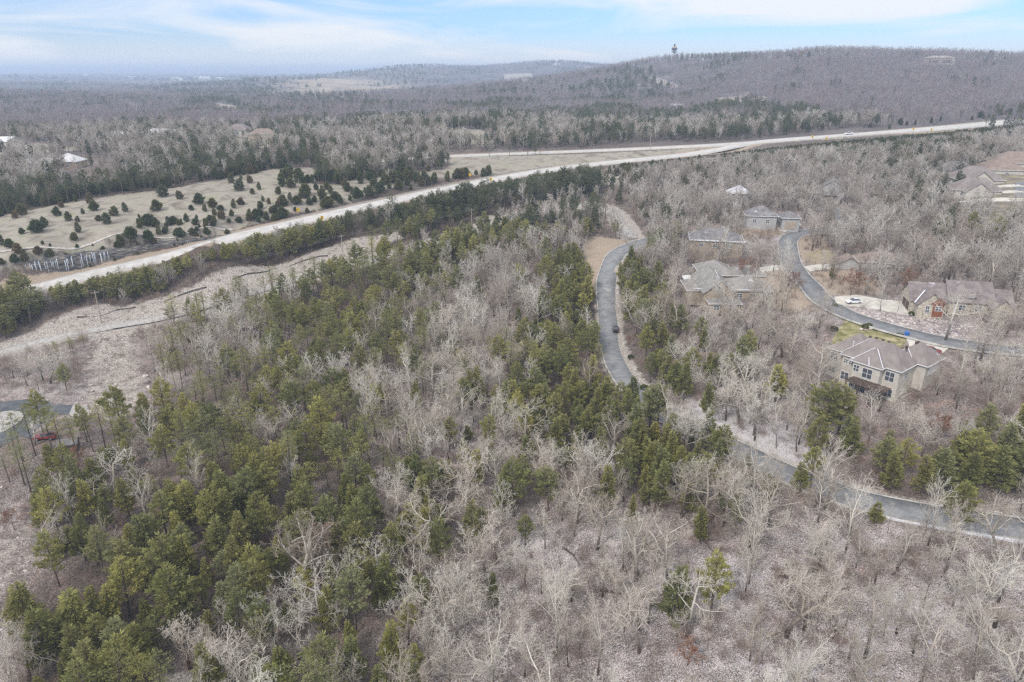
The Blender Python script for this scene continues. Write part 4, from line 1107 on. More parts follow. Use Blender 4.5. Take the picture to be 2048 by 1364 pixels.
house('taupe_roofed_house', 'large two-storey pale house with a taupe hipped roof of many faces above a deck', 'house', (78.1, 162.1), rzb,
      [(4.4, 17.9, -.6, 7.4, 27, 36.0, 4.4, 'hip'), (.4, 9.5, .7, 9.6, 27, 36.03, 4.1, 'hip'), (8.0, 14.4, -2.5, 4.5, 27, 35.97, 3.3, 'hip'), (12.6, 20.2, 7.3, 15.8, 29, 36.05, 3.7, 'hip')],
      M_STUCCO, M_TAUPE, None,
      [(1.6, .7, 34.2, 1.7, 1.7, 'v-'), (1.6, .7, 30.7, 1.7, 1.5, 'v-'), (5.3, -.6, 34.4, .9, .9, 'v-'), (6.6, -.6, 34.4, .9, .9, 'v-'), (5.6, -.6, 30.6, 1.8, 1.9, 'v-'), (8.9, -2.5, 34.2, 1.2, 1.5, 'v-'),
       (11.6, -2.5, 33.7, 2.2, 2.3, 'v-'), (10.6, -2.5, 29.8, 2.4, 2.2, 'v-'), (13.4, -2.5, 29.8, 1.6, 2.2, 'v-'), (15.9, -.6, 33.9, 2.0, 2.2, 'v-'), (16.2, -.6, 29.9, 1.8, 2.0, 'v-'), (8.4, -2.5, 30.2, .9, 1.6, 'v-'), (17.9, 3.0, 33.9, 1.4, 1.5, 'u+')], extra=x_big)
# --- brick and stone house
rk = math.atan2(183.4 - 189.0, 136.1 - 112.5)
ck, sk = math.cos(rk), math.sin(rk)
def x_brick(root, ro):
    q = MB(); q.box((4.7, -3.45, 36.0), (7.4, -3.15, 39.5)); q.build('brick_bay', M_REDW, root)
    g = MB(); g.add([(3.9, -3.66, 39.6), (8.1, -3.66, 39.6), (6.2, -3.66, 41.6), (3.9, -3.5, 39.6), (8.1, -3.5, 39.6), (6.2, -3.5, 41.6)], [(0, 1, 2), (3, 5, 4), (0, 3, 4, 1), (1, 4, 5, 2), (2, 5, 3, 0)]); g.build('gable_shakes', M_REDW, root)
    sn = MB(); sn.box((9.0, .1, 40.0), (9.9, .9, 40.1)); sn.beam((9.6, -.2, 40.1), (9.6, 4.2, 43.4), .55, .12); sn.beam((-.3, -3.9, 39.9), (3.2, 1.0, 42.2), .30, .12); build_pieces(sn, 'snow_strip', M_SNOW, ro)
    for v in (1.4, 4.6):
        gd = MB(); gd.box((-.10, v, 36.0), (-.02, v + 2.6, 38.3)); gd.build('garage_door', M_DKW, root)
    dm = MB(); dm.add([(13.4, -.2, 41.0), (16.4, -.2, 41.0), (14.9, -.2, 42.6), (13.4, 2.6, 41.4), (16.4, 2.6, 41.4), (14.9, 2.6, 42.6)], [(0, 1, 2), (3, 5, 4), (0, 3, 4, 1), (1, 4, 5, 2), (2, 5, 3, 0)]); dm.build('dormer', M_PURPLE, root)
house('brick_and_stone_house', 'long pale stone house with weathered brown gables and red-brown shakes beside the rubble slope', 'house', (113.0, 190.2), rk,
      [(0, 9.4, 0, 9.0, 34.5, 39.6, 3.9, 'gu'), (9.6, 20.5, -.4, 9.6, 34.5, 40.1, 4.4, 'gu'), (20.6, 25.5, 0, 8.5, 34.5, 39.7, 3.0, 'gu'), (1.0, 7.6, -3.4, 4.6, 34.5, 39.62, 3.0, 'gv'), (19.6, 24.4, -3.2, 4.0, 34.5, 39.5, 2.4, 'gv')],
      M_STONE, M_PURPLE, None, [(3.4, -3.4, 38.0, .9, 1.9, 'v-'), (6.1, -3.46, 38.4, 1.5, 1.2, 'v-'), (14.9, -.2, 41.7, 1.0, .7, 'v-'), (22.0, -3.2, 38.2, 1.2, 1.5, 'v-'), (13.0, -.4, 38.2, 1.6, 1.5, 'v-'), (17.0, -.4, 38.2, 1.6, 1.5, 'v-')], extra=x_brick)
# --- grey-roofed house half hidden by bare trees
def x_grey(root, ro):
    sn = MB()
    for i in range(9): sn.box((-.1 + .12 * i, -15.4 + 1.5 * i, 40.32), (.2 + .12 * i, -14.9 + 1.5 * i, 40.42))
    sn.beam((-7.6, -12.0, 36.75), (-2.6, -12.0, 36.75), .3, .12); sn.beam((3.5, -13.2, 36.9), (16.5, -13.2, 36.9), .3, .12); build_pieces(sn, 'snow_strip', M_SNOW, ro)
    dk = MB(); dk.box((-7.5, 2, 35.4), (-3.0, 7.5, 35.7)); dk.build('deck', M_WHT, root)
house('grey_roofed_house', 'sprawling house with a tall tan gable and grey-brown wings behind bare trees', 'house', (64.2, 222.0), R(-3),
      [(-4.6, 4.8, -16.0, 4.0, 31, 36.6, 3.7, 'gv'), (-8.5, -3.2, -11.2, 0, 31, 36.0, 1.2, 'hip'), (4.0, 16.5, -12.6, -1.0, 32, 36.6, 3.0, 'hip'), (-1.5, 9.5, 3.5, 17.0, 32, 36.9, 3.2, 'hip'), (8.0, 19.0, 4, 11.5, 32.5, 36.8, 2.4, 'hip'), (-3.4, 5.6, -20.0, -15.8, 30.5, 34.6, 1.0, 'hip')],
      M_TANW, M_GREIGE, None, [(-1.5, -20.0, 33.2, 1.6, 1.4, 'v-'), (3.0, -20.0, 33.2, 1.6, 1.4, 'v-'), (7.0, -12.6, 34.8, 1.6, 1.3, 'v-'), (11.0, -12.6, 34.8, 1.6, 1.3, 'v-'), (14.5, -12.6, 34.8, 1.2, 1.3, 'v-'), (.1, -16.0, 38.2, 1.3, .9, 'v-')], extra=x_grey)
def x_snow_eave(n, L, v, z):
    def f(root, ro):
        sn = MB(); rr_ = random.Random(n)
        x = 0.3
        while x < L:
            w_ = rr_.uniform(.5, 2.4); sn.box((x, v, z), (x + w_, v + rr_.uniform(.35, .8), z + .16)); x += w_ + rr_.uniform(0, .35)
        build_pieces(sn, 'snow_strip', M_SNOW, ro)
    return f
house('long_low_house', 'long low dark-roofed house with a white snowy eave', 'house', (64.8, 252.5), R(-12), [(0.3, 18.5, 0, 12, 33, 42.6, 3.2, 'hip')], M_TANW, M_GREYSH, None, [(4, 0, 40.8, 1.5, 1.2, 'v-'), (9, 0, 40.8, 1.5, 1.2, 'v-'), (14, 0, 40.8, 1.5, 1.2, 'v-')], extra=x_snow_eave(1, 18, -.45, 42.62))
def x_h5(root, ro):
    gd = MB(); gd.box((15.0, -.14, 40.4), (19.0, -.04, 43.2)); gd.build('garage_door', M_TANW, root)
house('pale_hipped_house', 'pale house with a snow-dusted grey hip roof and an attached garage', 'house', (95.2, 284.0), R(-9), [(0, 11.5, 0, 9.5, 39, 45.3, 3.3, 'hip'), (13.6, 20.4, 0, 7.5, 39, 44.8, 2.2, 'hip'), (11.6, 13.5, 4, 8, 39, 44.6, .8, 'hip', .2)], M_GREYWALL, M_GREYSH, None, [(3, 0, 43.2, 1.4, 1.3, 'v-'), (8, 0, 43.2, 1.4, 1.3, 'v-')], extra=x_h5)
house('small_hipped_house', 'small house with a pointed pale hip roof among grey trees', 'house', (98.5, 324.0), R(-14), [(0, 9.5, 0, 8.5, 43, 47.9, 3.0, 'hip')], M_GREYWALL, M_SNOWSH)
house('gabled_house', 'dark-gabled house at the far end of the street', 'house', (149.4, 342.0), R(-24), [(0, 9, 0, 9, 44, 48.4, 2.6, 'gv')], M_GREYWALL, M_GREYSH, None, [(4.5, 0, 47.2, 1.2, 1.2, 'v-')])
house('hidden_brown_house', 'dark brown low house behind russet trees above the short white driveway', 'house', (116, 229), R(-14), [(0, 14, 0, 8, 36, 40.6, 2.6, 'hip'), (-6.0, 0, -1, 5, 36, 40.0, 1.8, 'gv')], M_GREYWALL, M_BROWNSH, None, [(3, 0, 39, 1.4, 1.2, 'v-'), (9, 0, 39, 1.4, 1.2, 'v-')])
ROWL = ['tan-roofed two-gabled house, front one of the hillside row', 'brown hip-roofed house second in the hillside row', 'snow-speckled hip-roofed house tucked behind the row', 'dark brown hip-roofed house third along the hillside row', 'biggest brown-roofed house at the far end of the row']
for lab, (x, y), rz, bl, mr, nm in (
    (ROWL[0], (190.5, 306.0), R(-14), [(0, 18, 0, 11, 45, 52.3, 4.6, 'hip'), (3, 13, -4, 6, 45, 52.0, 3.8, 'gv')], M_TAUPE, 'tan_roofed_house'),
    (ROWL[1], (203.0, 326.0), R(-8), [(0, 20, 0, 14, 47, 53.8, 5.2, 'hip'), (4, 14, -3, 6, 47, 53.6, 4.0, 'gv')], M_TAUPE, 'hip_roofed_house'),
    (ROWL[2], (209.0, 347.0), R(-4), [(0, 15, 0, 10, 48, 55.4, 3.6, 'hip')], M_GREYSH, 'snow_speckled_house'),
    (ROWL[3], (228.0, 345.0), R(-10), [(0, 18, 0, 16, 48, 55.6, 5.0, 'hip')], M_BROWNSH, 'brown_roofed_house'),
    (ROWL[4], (244.0, 366.0), R(-18), [(0, 26, 0, 16, 48, 56.6, 5.0, 'hip')], M_BROWNSH, 'large_brown_roofed_house')):
    house(nm, lab, 'house', (x, y), rz, bl, M_STUCCO, mr, 'houses in the hillside row', [(3, 0, bl[0][5] - 1.8, 1.4, 1.3, 'v-'), (9, 0, bl[0][5] - 1.8, 1.4, 1.3, 'v-'), (3, 0, bl[0][5] - 4.6, 1.4, 1.3, 'v-')])
# --- houses beyond the field
house('white_roofed_house', 'low house with a bright white spreading roof beyond the cedar field', 'house', (-254, 398), R(4), [(0, 13, 0, 12, 47, 53.0, 4.0, 'hip'), (-11, 0, 2, 10, 47, 52.4, 2.2, 'hip'), (-17, -11, 0, 8, 47, 52.2, 2.0, 'gv')], M_TANW, M_WHITESH, None, [(3, 0, 50.8, 1.4, 1.3, 'v-'), (8, 0, 50.8, 1.8, 1.5, 'v-'), (-6, 2, 50.6, 1.4, 1.3, 'v-')])
house('long_white_shed', 'long pale-roofed barn half hidden among grey trees', 'barn', (-288, 515), R(2), [(0, 26, 0, 12, 52, 58.0, 1.6, 'hip'), (26.6, 50, 0, 12, 52, 59.0, 2.6, 'hip')], M_TANW, M_WHITESH)
house('pale_edge_shed', 'long pale farm shed at the photo edge beyond the lawn', 'barn', (-372, 470), R(2), [(0, 45, 0, 18, 51, 57.0, 2.4, 'gu')], M_STUCCO, M_WHITESH)
house('brown_hipped_house', 'brown hip-roofed house with white walls in a far clearing', 'house', (-218, 556), R(-4), [(0, 18, 0, 12, 51, 58.0, 4.2, 'hip')], M_STUCCO, M_PURPLE, None, [(4, 0, 56, 1.6, 1.6, 'v-'), (10, 0, 56, 1.6, 1.6, 'v-')])
house('reddish_hipped_house', 'reddish low hip-roofed house beside the brown one in the clearing', 'house', (-194, 538), R(6), [(0, 19, 0, 11, 51, 56.4, 3.6, 'hip')], M_TANW, M_BROWNSH)
pS = at(155, 905)
house('small_pale_shed', 'small pale-roofed shed among pines beside the turning circle', 'shed', (pS[0] - 3.5, pS[1] - 1), R(20), [(0, 3.8, 0, 2.6, 17.5, pS[2] + 2.1,  .8, 'gu', .2)], M_DKW, M_GREYSH)
# --- on the wooded hill
def far_house(nm, lab, cat, px, py, w_, d_, wallh, h, mw, mr, kind='gu', lift=0, n=2):
    p = at(px, py)
    house(nm, lab, cat, (p[0] - w_ / 2, p[1]), 0, [(0, w_, 0, d_, p[2] - 3, p[2] + wallh + lift, h, kind)], mw, mr, None, [((i + .5) * w_ / n, 0, p[2] + wallh * .55 + lift, w_ / n * .35, wallh * .4, 'v-') for i in range(n)], gutters=False)
far_house('steep_roofed_lodge', 'steep dark A-frame lodge in a hillside clearing', 'house', 1500, 198, 15, 9, 1.0, 6.5, M_DKW, M_PURPLE, 'gv')
far_house('white_hill_building', 'small white building in the green foot of the hill', 'building', 1355, 218, 16, 10, 4, 1.5, M_WHT, M_WHITESH)
far_house('ridge_building', 'pale long building on top of the wooded ridge', 'building', 1882, 131, 34, 14, 9, 3, M_STUCCO, M_TANSH, 'hip')
for i, (px_, py_, w_, lab) in enumerate(((1105, 124, 36, 'longest white-roofed building on the far ridge'), (1170, 130, 26, 'shorter white-roofed building lower on the far ridge'), (1025, 156, 16, 'pale building in a far hillside quarry clearing'), (1045, 161, 12, 'small pale building below the far quarry clearing'))):
    p = at(px_, py_ + 7); gz_ = g1(p[0], p[1]); p[2] = gz_ + 5
    house('far_pale_building', lab, 'building', (p[0], p[1]), 0, [(0, w_, 0, 18, gz_ - 3, (gz_ + 5), 3, 'gu')], M_WHT, M_WHITESH, 'pale buildings on the far ridge', [(w_ * .25, 0, (gz_ + 5) - 4, 6, 3, 'v-'), (w_ * .7, 0, (gz_ + 5) - 4, 6, 3, 'v-')], gutters=False)
for i, (px_, py_, w_) in enumerate(((165, 152, 40), (255, 158, 60), (290, 161, 50), (340, 160, 75), (385, 157, 40), (398, 161, 60), (432, 159, 45), (372, 151, 30))):
    p = at(px_, py_); gz_ = g1(p[0], p[1]); p[2] = gz_ + 11
    house('distant_warehouse', ['leftmost tiny white warehouse on the hazy plain', 'first wide white warehouse of the distant cluster', 'second pale warehouse of the distant cluster', 'longest white warehouse on the hazy plain', 'narrow white warehouse in the middle of the distant cluster', 'lower pale warehouse in the distant cluster', 'rightmost white warehouse of the distant cluster', 'tiny uppermost white warehouse on the hazy plain'][i],
          'warehouse', (p[0], p[1]), 0, [(0, w_, 0, 40, gz_ - 4, max(p[2], gz_ + 12), 4, 'gu')], M_WHT, M_WHITESH, 'distant warehouses on the plain', [(w_ * .3, 0, max(p[2], gz_ + 12) - 5, 8, 4, 'v-')], gutters=False)
# --- observation tower on the ridge
pT = P_dep(1347, 122, 1340); gT = g1(pT[0], pT[1])
top = P_dep(1347, 88, 1340)[2]; sc2 = (top - gT)
tw = empty('observation_tower', (pT[0], pT[1], gT)); tag(tw, 'slender observation tower with a dark glazed head on the wooded ridge', 'tower')
q = MB(); q.tube((0, 0, -3), (0, 0, sc2 - 14), 2.6, 1.9, 16); q.tube((0, 0, sc2 - 16), (0, 0, sc2 - 13.5), 1.9, 5.2, 16); q.build('shaft', mottled('tower_concrete', (.34, .33, .33), (.45, .44, .44), .2), tw, True)
q = MB(); q.tube((0, 0, sc2 - 13.5), (0, 0, sc2 - 12.6), 5.6, 5.6, 16); q.build('lower_deck', M_METAL, tw)
q = MB(); q.tube((0, 0, sc2 - 12.6), (0, 0, sc2 - 11.2), 3.0, 3.0, 16); q.tube((0, 0, sc2 - 11.2), (0, 0, sc2 - 7.4), 5.0, 5.6, 16); q.build('glazed_drum', M_GLASS, tw)
q = MB(); q.tube((0, 0, sc2 - 7.4), (0, 0, sc2 - 5.0), 5.3, 3.8, 16); q.build('upper_deck', M_TANW, tw)
q = MB(); q.tube((0, 0, sc2 - 5.0), (0, 0, sc2 - 1.4), 1.5, 1.5, 12); q.tube((0, 0, sc2 - 1.4), (0, 0, sc2 + .4), 1.5, .3, 12); q.build('cap', M_DKW, tw)

# ---------------------------------------------------------------- rock cut with icicles
def rock_cut():
    m, t, b = mat('layered_rock', 0.95, 0.15)
    co = t.nodes.new('ShaderNodeTexCoord').outputs['Object']
    mp_ = t.nodes.new('ShaderNodeMapping'); mp_.inputs['Scale'].default_value = (.5, .5, 2.4); t.links.new(co, mp_.inputs['Vector'])
    n1 = noise(t, 0.9, 5, 0.7, vec=mp_.outputs[0]); r1 = ramp(t, [(.34, (.035, .038, .048)), (.5, (.12, .115, .115)), (.64, (.33, .285, .22)), (.8, (.5, .44, .35))]); t.links.new(n1.outputs['Fac'], r1.inputs['Fac'])
    t.links.new(r1.outputs['Color'], b.inputs['Base Color'])
    P = _catmull([c[:2] for c in CUT], 1.1); n = len(P); T = np.gradient(P, axis=0); T /= np.linalg.norm(T, axis=1)[:, None]; Nn = np.stack([-T[:, 1], T[:, 0]], -1)
    L = np.concatenate([[0], np.cumsum(np.linalg.norm(np.diff(P, axis=0), axis=1))])
    bz = np.interp(L, _cl, [c[2] for c in CUT]); hh = np.interp(L, _cl, CUT_H)
    rows = 9; V = []
    for j in range(rows):
        f = j / (rows - 1)
        led = (vnoise(L, np.full(n, j * 7.7), 2.2, 61) - .5) * 1.1 + (j % 3 == 0) * .22
        if j == rows - 1: led = led * 0 - .9
        o = -2.1 + f * .75
        q = P + Nn * (o - led * .5)[:, None]
        V.append(np.stack([q[:, 0], q[:, 1], bz - .5 + (hh + .62) * f + (vnoise(L, np.full(n, j * 3.1), 1.7, 62) - .5) * .35 * (0 < j < rows)], -1))
    back = P + Nn * 3.4; V.append(np.stack([back[:, 0], back[:, 1], bz + hh - .05], -1))
    V = np.array(V); m_ = len(V)
    i = np.arange((m_ - 1) * n).reshape(m_ - 1, n)[:, :-1].ravel()
    me = np_mesh('rock_cut', V.reshape(-1, 3), np.stack([i, i + 1, i + 1 + n, i + n], -1), mats=[m])
    o = link('rock_face', me); tag(o, 'dark layered rock cutting with icicles along the highway edge', 'rock face')
    ic = MB(); rr_ = random.Random(5)
    for k in range(n):
        w_ = vnoise(np.array([L[k]]), np.array([0.0]), 11.0, 71)[0]
        for _ in range(4):
            if rr_.random() < (w_ - .35) * 1.5 and hh[k] > 2:
                x, y = P[k] + T[k] * rr_.uniform(-.5, .5) - Nn[k] * rr_.uniform(2.1, 2.5)
                z1 = bz[k] + hh[k] * rr_.uniform(.75, 1.0); ic.tube((x, y, z1), (x, y, z1 - hh[k] * rr_.uniform(.25, .9)), rr_.uniform(.07, .17), .03, 5)
    mi, t, b = mat('blue_white_ice', .3, .5); b.inputs['Base Color'].default_value = (.66, .72, .80, 1)
    ic.build('icicles', mi, o)
    # snowy ledge on top
    q0 = P + Nn * 1.6; q1 = P + Nn * 2.9
    h0 = Hc(q0[:, 0], q0[:, 1]) + .22; h1 = Hc(q1[:, 0], q1[:, 1]) + .20
    V = np.stack([np.column_stack([q0, h0]), np.column_stack([q1, h1])], 1).reshape(-1, 3); i = np.arange(n - 1) * 2
    tag(link('snow_bank', np_mesh('snow_bank', V, np.stack([i, i + 2, i + 3, i + 1], -1), mats=[mottled('patchy_snow', (.34, .29, .24), (.56, .53, .50), .8, .9)])), kind='structure')
rock_cut()

# ---------------------------------------------------------------- utility poles, wires, road furniture
def pole(px, py, h, lab, arm=2.4, two=False):
    p = at(px, py); r_ = empty('utility_pole', (p[0], p[1], g1(p[0], p[1])), R(35)); tag(r_, lab, 'utility pole', 'utility poles')
    q = MB(); q.tube((0, 0, -1), (0, 0, h), .19, .13, 8); q.build('pole', M_POLE, r_)
    q = MB(); q.box((-arm / 2, -.07, h - .75), (arm / 2, .07, h - .60)); q.build('crossarm', M_POLE, r_)
    for x in (-arm / 2 + .15, 0, arm / 2 - .15):
        q = MB(); q.tube((x, 0, h - .60 if x else h), (x, 0, h - .38 if x else h + .22), .06, .05, 6); q.build('insulator', M_METAL, r_)
    c, s = math.cos(R(35)), math.sin(R(35)); z = r_.location.z
    return [(p[0] + x * c, p[1] + x * s, z + (h - .36 if x else h + .24)) for x in (-arm / 2 + .15, 0, arm / 2 - .15)]
UP = [pole(-210, 690, 11, 'weathered pole at the photo edge beyond the gravel track'), pole(203, 645, 11, 'pale bare pole standing beside the gravel track'), pole(687, 524, 11, 'pale pole on the strip between pine belts'),
      pole(944, 462, 10, 'pole beside the small pale clearing'), pole(1138, 412, 10, 'pole beside the larger pale clearing')]
UQ = [pole(905, 272, 14, 'first of two poles on the far grassy slope', 3), pole(918, 262, 14, 'second of two poles on the far grassy slope', 3), pole(1300, 300, 11, 'pole behind the highway against dark trees', 3)]
UR = [pole(1330, 372, 11, 'pole in the grey wood below the highway'), pole(1572, 395, 11, 'pole beside the upper street'), pole(1890, 420, 11, 'pole below the hillside row of houses'), pole(2150, 440, 11, 'pole past the hillside row')]
M_WIRE = plain('wire', (.20, .20, .21), .5)
def wires(runs, what):
    for a, b_ in zip(runs[:-1], runs[1:]):
        for k, (p, q_) in enumerate(zip(a, b_)):
            m = MB(); p = Vector(p); q_ = Vector(q_); prev = p; n = 10; sag = (q_ - p).length * .018
            for i in range(1, n + 1):
                t_ = i / n; c = p.lerp(q_, t_); c.z -= sag * 4 * t_ * (1 - t_); m.tube(prev, c, .022, n=3, cap=False); prev = c
            tag(m.build('power_line', M_WIRE), 'thin overhead wire strung between poles ' + what, 'power line', 'power lines ' + what)
wires(UP, 'along the gravel track'); wires([UQ[1], UQ[0]], 'on the far slope'); wires([UQ[0], UQ[2]], 'over the far highway'); wires(UR, 'above the grey wood')
M_YEL = plain('yellow_sign', (.80, .50, .02), .5)
def chevron(i, px, py):
    p = at(px, py); z = g1(p[0], p[1]); a = math.atan2(-p[0], p[1])
    r_ = empty('curve_sign', (p[0], p[1], z), math.atan2(p[1], p[0]) - R(90)); tag(r_, ['yellow curve sign set back on the far verge, nearest the rock cut', 'yellow curve sign on the near highway edge, nearest the rock cut', 'yellow curve sign among cedars on the far verge', 'yellow curve sign on the near edge beside the grassy median', 'yellow curve sign on the far edge before the white pickup', 'yellow curve sign in the median before the white pickup', 'yellow curve sign on the far edge beyond the white pickup', 'yellow curve sign in the median beyond the white pickup'][i], 'road sign', 'curve signs along the highway')
    q = MB(); q.box((-.05, .02, -.5), (.05, .10, 3.0)); q.build('post', M_METAL, r_)
    q = MB(); q.box((-.62, -.03, 1.5), (.62, .02, 3.1)); q.build('board', M_YEL, r_)
    q = MB(); y0, y1 = -.045, -.031
    for s in (1, -1):
        q.add([(x, y, z_) for y in (y0, y1) for x, z_ in ((.36, 2.3 + s * .62), (.06, 2.3 + s * .62), (-.40, 2.3), (-.08, 2.3))], [(0, 1, 2, 3), (7, 6, 5, 4), (0, 4, 5, 1), (1, 5, 6, 2), (2, 6, 7, 3), (3, 7, 4, 0)])
    q.build('chevron', M_BLK, r_)
for i, (a, b_) in enumerate(((597, 430), (645, 446), (940, 358), (982, 367), (1624, 280), (1652, 284), (1826, 263), (1862, 266))): chevron(i, a, b_)
def guardrail():
    S = SHW_N; T = np.gradient(S[:, :2], axis=0); T /= np.linalg.norm(T, axis=1)[:, None]; Nn = np.stack([-T[:, 1], T[:, 0]], -1)
    a = int(np.argmin(np.abs(project(S[:, 0], S[:, 1], S[:, 2])[0] - 590))); b_ = int(np.argmin(np.abs(project(S[:, 0], S[:, 1], S[:, 2])[0] - 1130)))
    P = [(S[i, 0] + Nn[i, 0] * 6.6, S[i, 1] + Nn[i, 1] * 6.6, S[i, 2] - .1) for i in range(a, b_)]
    r_ = empty('guardrail', P[0]); tag(r_, 'long grey steel guardrail along the far edge of the highway', 'guardrail'); O = Vector(P[0])
    q = MB()
    for p, p2 in zip(P[:-1], P[1:]):
        q.beam(Vector(p) - O + Vector((0, 0, .68)), Vector(p2) - O + Vector((0, 0, .68)), .06, .12); q.beam(Vector(p) - O + Vector((0, 0, .50)), Vector(p2) - O + Vector((0, 0, .50)), .06, .12)
        q.beam(Vector(p) - O + Vector((0, 0, .59)), Vector(p2) - O + Vector((0, 0, .59)), .03, .10)
    q.build('rail', M_METAL, r_)
    for p in P[:98]:
        k = MB(); v = Vector(p) - O; k.box((v.x - .07, v.y + .05, v.z - .6), (v.x + .07, v.y + .2, v.z + .72)); k.build('post', M_METAL, r_)
guardrail()
def low_fence(name, lab, cat, pl, h, m, wob=.0, post=True):
    P = _catmull([p[:2] for p in W(pl)], 1.5); z = G(P[:, 0], P[:, 1]); n = len(P)
    z = np.array(z) + (vnoise(np.arange(n) * 1.5, np.zeros(n), 4, 77) - .5) * wob
    r_ = empty(name, (P[0, 0], P[0, 1], z[0])); tag(r_, lab, cat); O = np.array([P[0, 0], P[0, 1], z[0]])
    q = MB()
    for i in range(n - 1):
        if wob and (i // 5) % 3 == 2:
            if q.v: q.build('fabric', m, r_); q = MB()
            continue
        a = np.array([*P[i], z[i]]) - O; b_ = np.array([*P[i + 1], z[i + 1]]) - O
        q.beam((a[0], a[1], a[2] + h / 2), (b_[0], b_[1], b_[2] + h / 2), .05, h + .1)
    if q.v: q.build('fabric', m, r_)
    if post:
        for i in range(0, n, 6)[:90] if n < 540 else range(0, n, n // 90):
            k = MB(); a = np.array([*P[i], z[i]]) - O; k.box((a[0] - .04, a[1] - .08, a[2] - .3), (a[0] + .04, a[1] - .03, a[2] + h + .2)); k.build('stake', M_POLE, r_)
M_SILT = mottled('dark_silt_fabric', (.055, .05, .048), (.14, .12, .11), 1.4)
low_fence('silt_fence', 'sagging dark silt fence winding along the cleared strip beside the pine belt', 'silt fence', [(154,636),(180,634),(205,631),(226,625),(239,620),(262,618),(330,602),(385,584),(423,574),(449,568),(475,556),(511,547),(563,536),(615,520),(656,513),(692,505),(730,496)], .36, M_SILT, .6)
low_fence('black_drain_pipe', 'straight black strip lying along the lower edge of the gravel track', 'pipe', [(205,661),(225,658),(246,655)], .35, M_BLK, 0, False)

# ---------------------------------------------------------------- vehicles
M_WPAINT = plain('white_car_paint', (.80, .80, .80), .3, .5); M_BPAINT = plain('black_car_paint', (.022, .023, .026), .25, .5); M_RPAINT = plain('red_car_paint', (.22, .025, .028), .3, .5)
M_LAMP, _t, _b = mat('lamp_glass', .2, .5); _b.inputs['Base Color'].default_value = (.75, .75, .72, 1)
M_RLAMP, _t, _b = mat('red_lamp_glass', .25, .5); _b.inputs['Base Color'].default_value = (.35, .02, .02, 1)
def vehicle(name, lab, cat, px, py, heading, paint, kind='sedan', scale=1.0):
    p = at(px, py); z = float(Hc(np.array([p[0]]), np.array([p[1]]))[0]) + .17
    r_ = empty(name, (p[0], p[1], z), heading, scale); tag(r_, lab, cat)
    Lh, Wh = (2.35, .9) if kind == 'sedan' else (2.75, 1.0)
    if kind == 'sedan':
        prof = [(-2.35, .30), (-2.38, .62), (-2.28, .88), (-1.75, .96), (.85, .93), (1.75, .84), (2.25, .70), (2.36, .45), (2.30, .28)]
        cab = [(-1.80, .95), (-1.05, 1.40), (.12, 1.44), (1.00, .92)]
    else:
        prof = [(-2.75, .42), (-2.78, 1.02), (-.75, 1.06), (.95, 1.08), (2.45, 1.00), (2.72, .85), (2.74, .45)]
        cab = [(-.95, 1.05), (-.80, 1.72), (.45, 1.74), (1.05, 1.07)]
    def loft(pr, w0, w1=None):
        w1 = w1 or w0; n = len(pr); zz = [q[1] for q in pr]; lo, hi = min(zz), max(zz)
        W_ = [w0 + (w1 - w0) * (q[1] - lo) / max(hi - lo, .01) for q in pr]
        vs = [(q[0], -W_[i], q[1]) for i, q in enumerate(pr)] + [(q[0], W_[i], q[1]) for i, q in enumerate(pr)]
        return vs, [tuple(range(n))[::-1], tuple(range(n, 2 * n))] + [(i, (i + 1) % n, n + (i + 1) % n, n + i) for i in range(n)]
    mb = MB(); mb.add(*loft(prof, Wh, Wh * .96)); body = mb.build('body', paint, r_, bevel=.05)
    if kind == 'pickup':
        q = MB(); q.box((-2.62, -.82, 1.045), (-1.05, .82, 1.10)); q.build('cargo_bed', M_BLK, r_)
        q = MB()
        for y in (-.92, .84): q.box((-2.74, y, 1.0), (-.98, y + .08, 1.32))
        q.box((-2.78, -.92, 1.0), (-2.70, .92, 1.32)); q.build('bed_side', paint, r_)
    q = MB(); q.add(*loft(cab, Wh * .88, Wh * .72)); q.build('windows', M_GLASS, r_)
    q = MB(); x0, x1, zt = cab[1][0] - .02, cab[2][0] + .05, cab[2][1]; q.box((x0, -Wh * .71, zt - .05), (x1, Wh * .71, zt + .035)); q.build('roof', paint, r_, bevel=.02)
    for x in (-Lh * .60, Lh * .62):
        for s in (-1, 1):
            q = MB(); rad = .33 if kind == 'sedan' else .40; q.tube((x, s * (Wh - .20), rad), (x, s * (Wh + .02), rad), rad, n=16); w_ = q.build('wheel', M_BLK, r_)
            q = MB(); q.tube((x, s * (Wh + .021), rad), (x, s * (Wh + .035), rad), rad * .6, n=12); q.build('rim', M_METAL, w_)
    for s in (-1, 1):
        q = MB(); q.box((Lh - .12, s * Wh * .66 - .17, .58), (Lh + .03, s * Wh * .66 + .17, .72)); q.build('headlight', M_LAMP, r_)
        q = MB(); q.box((-Lh - .05, s * Wh * .74 - .16, .66), (-Lh + .08, s * Wh * .74 + .16, .82)); q.build('tail_light', M_RLAMP, r_)
    return r_
vehicle('white_sedan', 'white sedan parked on the driveway beside the brick house', 'car', 1707, 607, R(184), M_WPAINT)
rd = SROAD; kk = int(np.argmin(np.hypot(rd[:, 0] - at(1219, 655)[0], rd[:, 1] - at(1219, 655)[1]))); dd_ = rd[kk - 2] - rd[kk + 2]
vehicle('black_car', 'black car driving up the right lane of the curving road', 'car', 1231, 661, math.atan2(dd_[1], dd_[0]), M_BPAINT)
vehicle('red_pickup', 'red pickup parked on the turning circle behind pines', 'pickup truck', 92, 879, R(187), M_RPAINT, 'pickup', .88)
hN = SHW_F; kk = int(np.argmin(np.abs(project(hN[:, 0], hN[:, 1], hN[:, 2])[0] - 1697))); hd = hN[kk - 2] - hN[kk + 2]
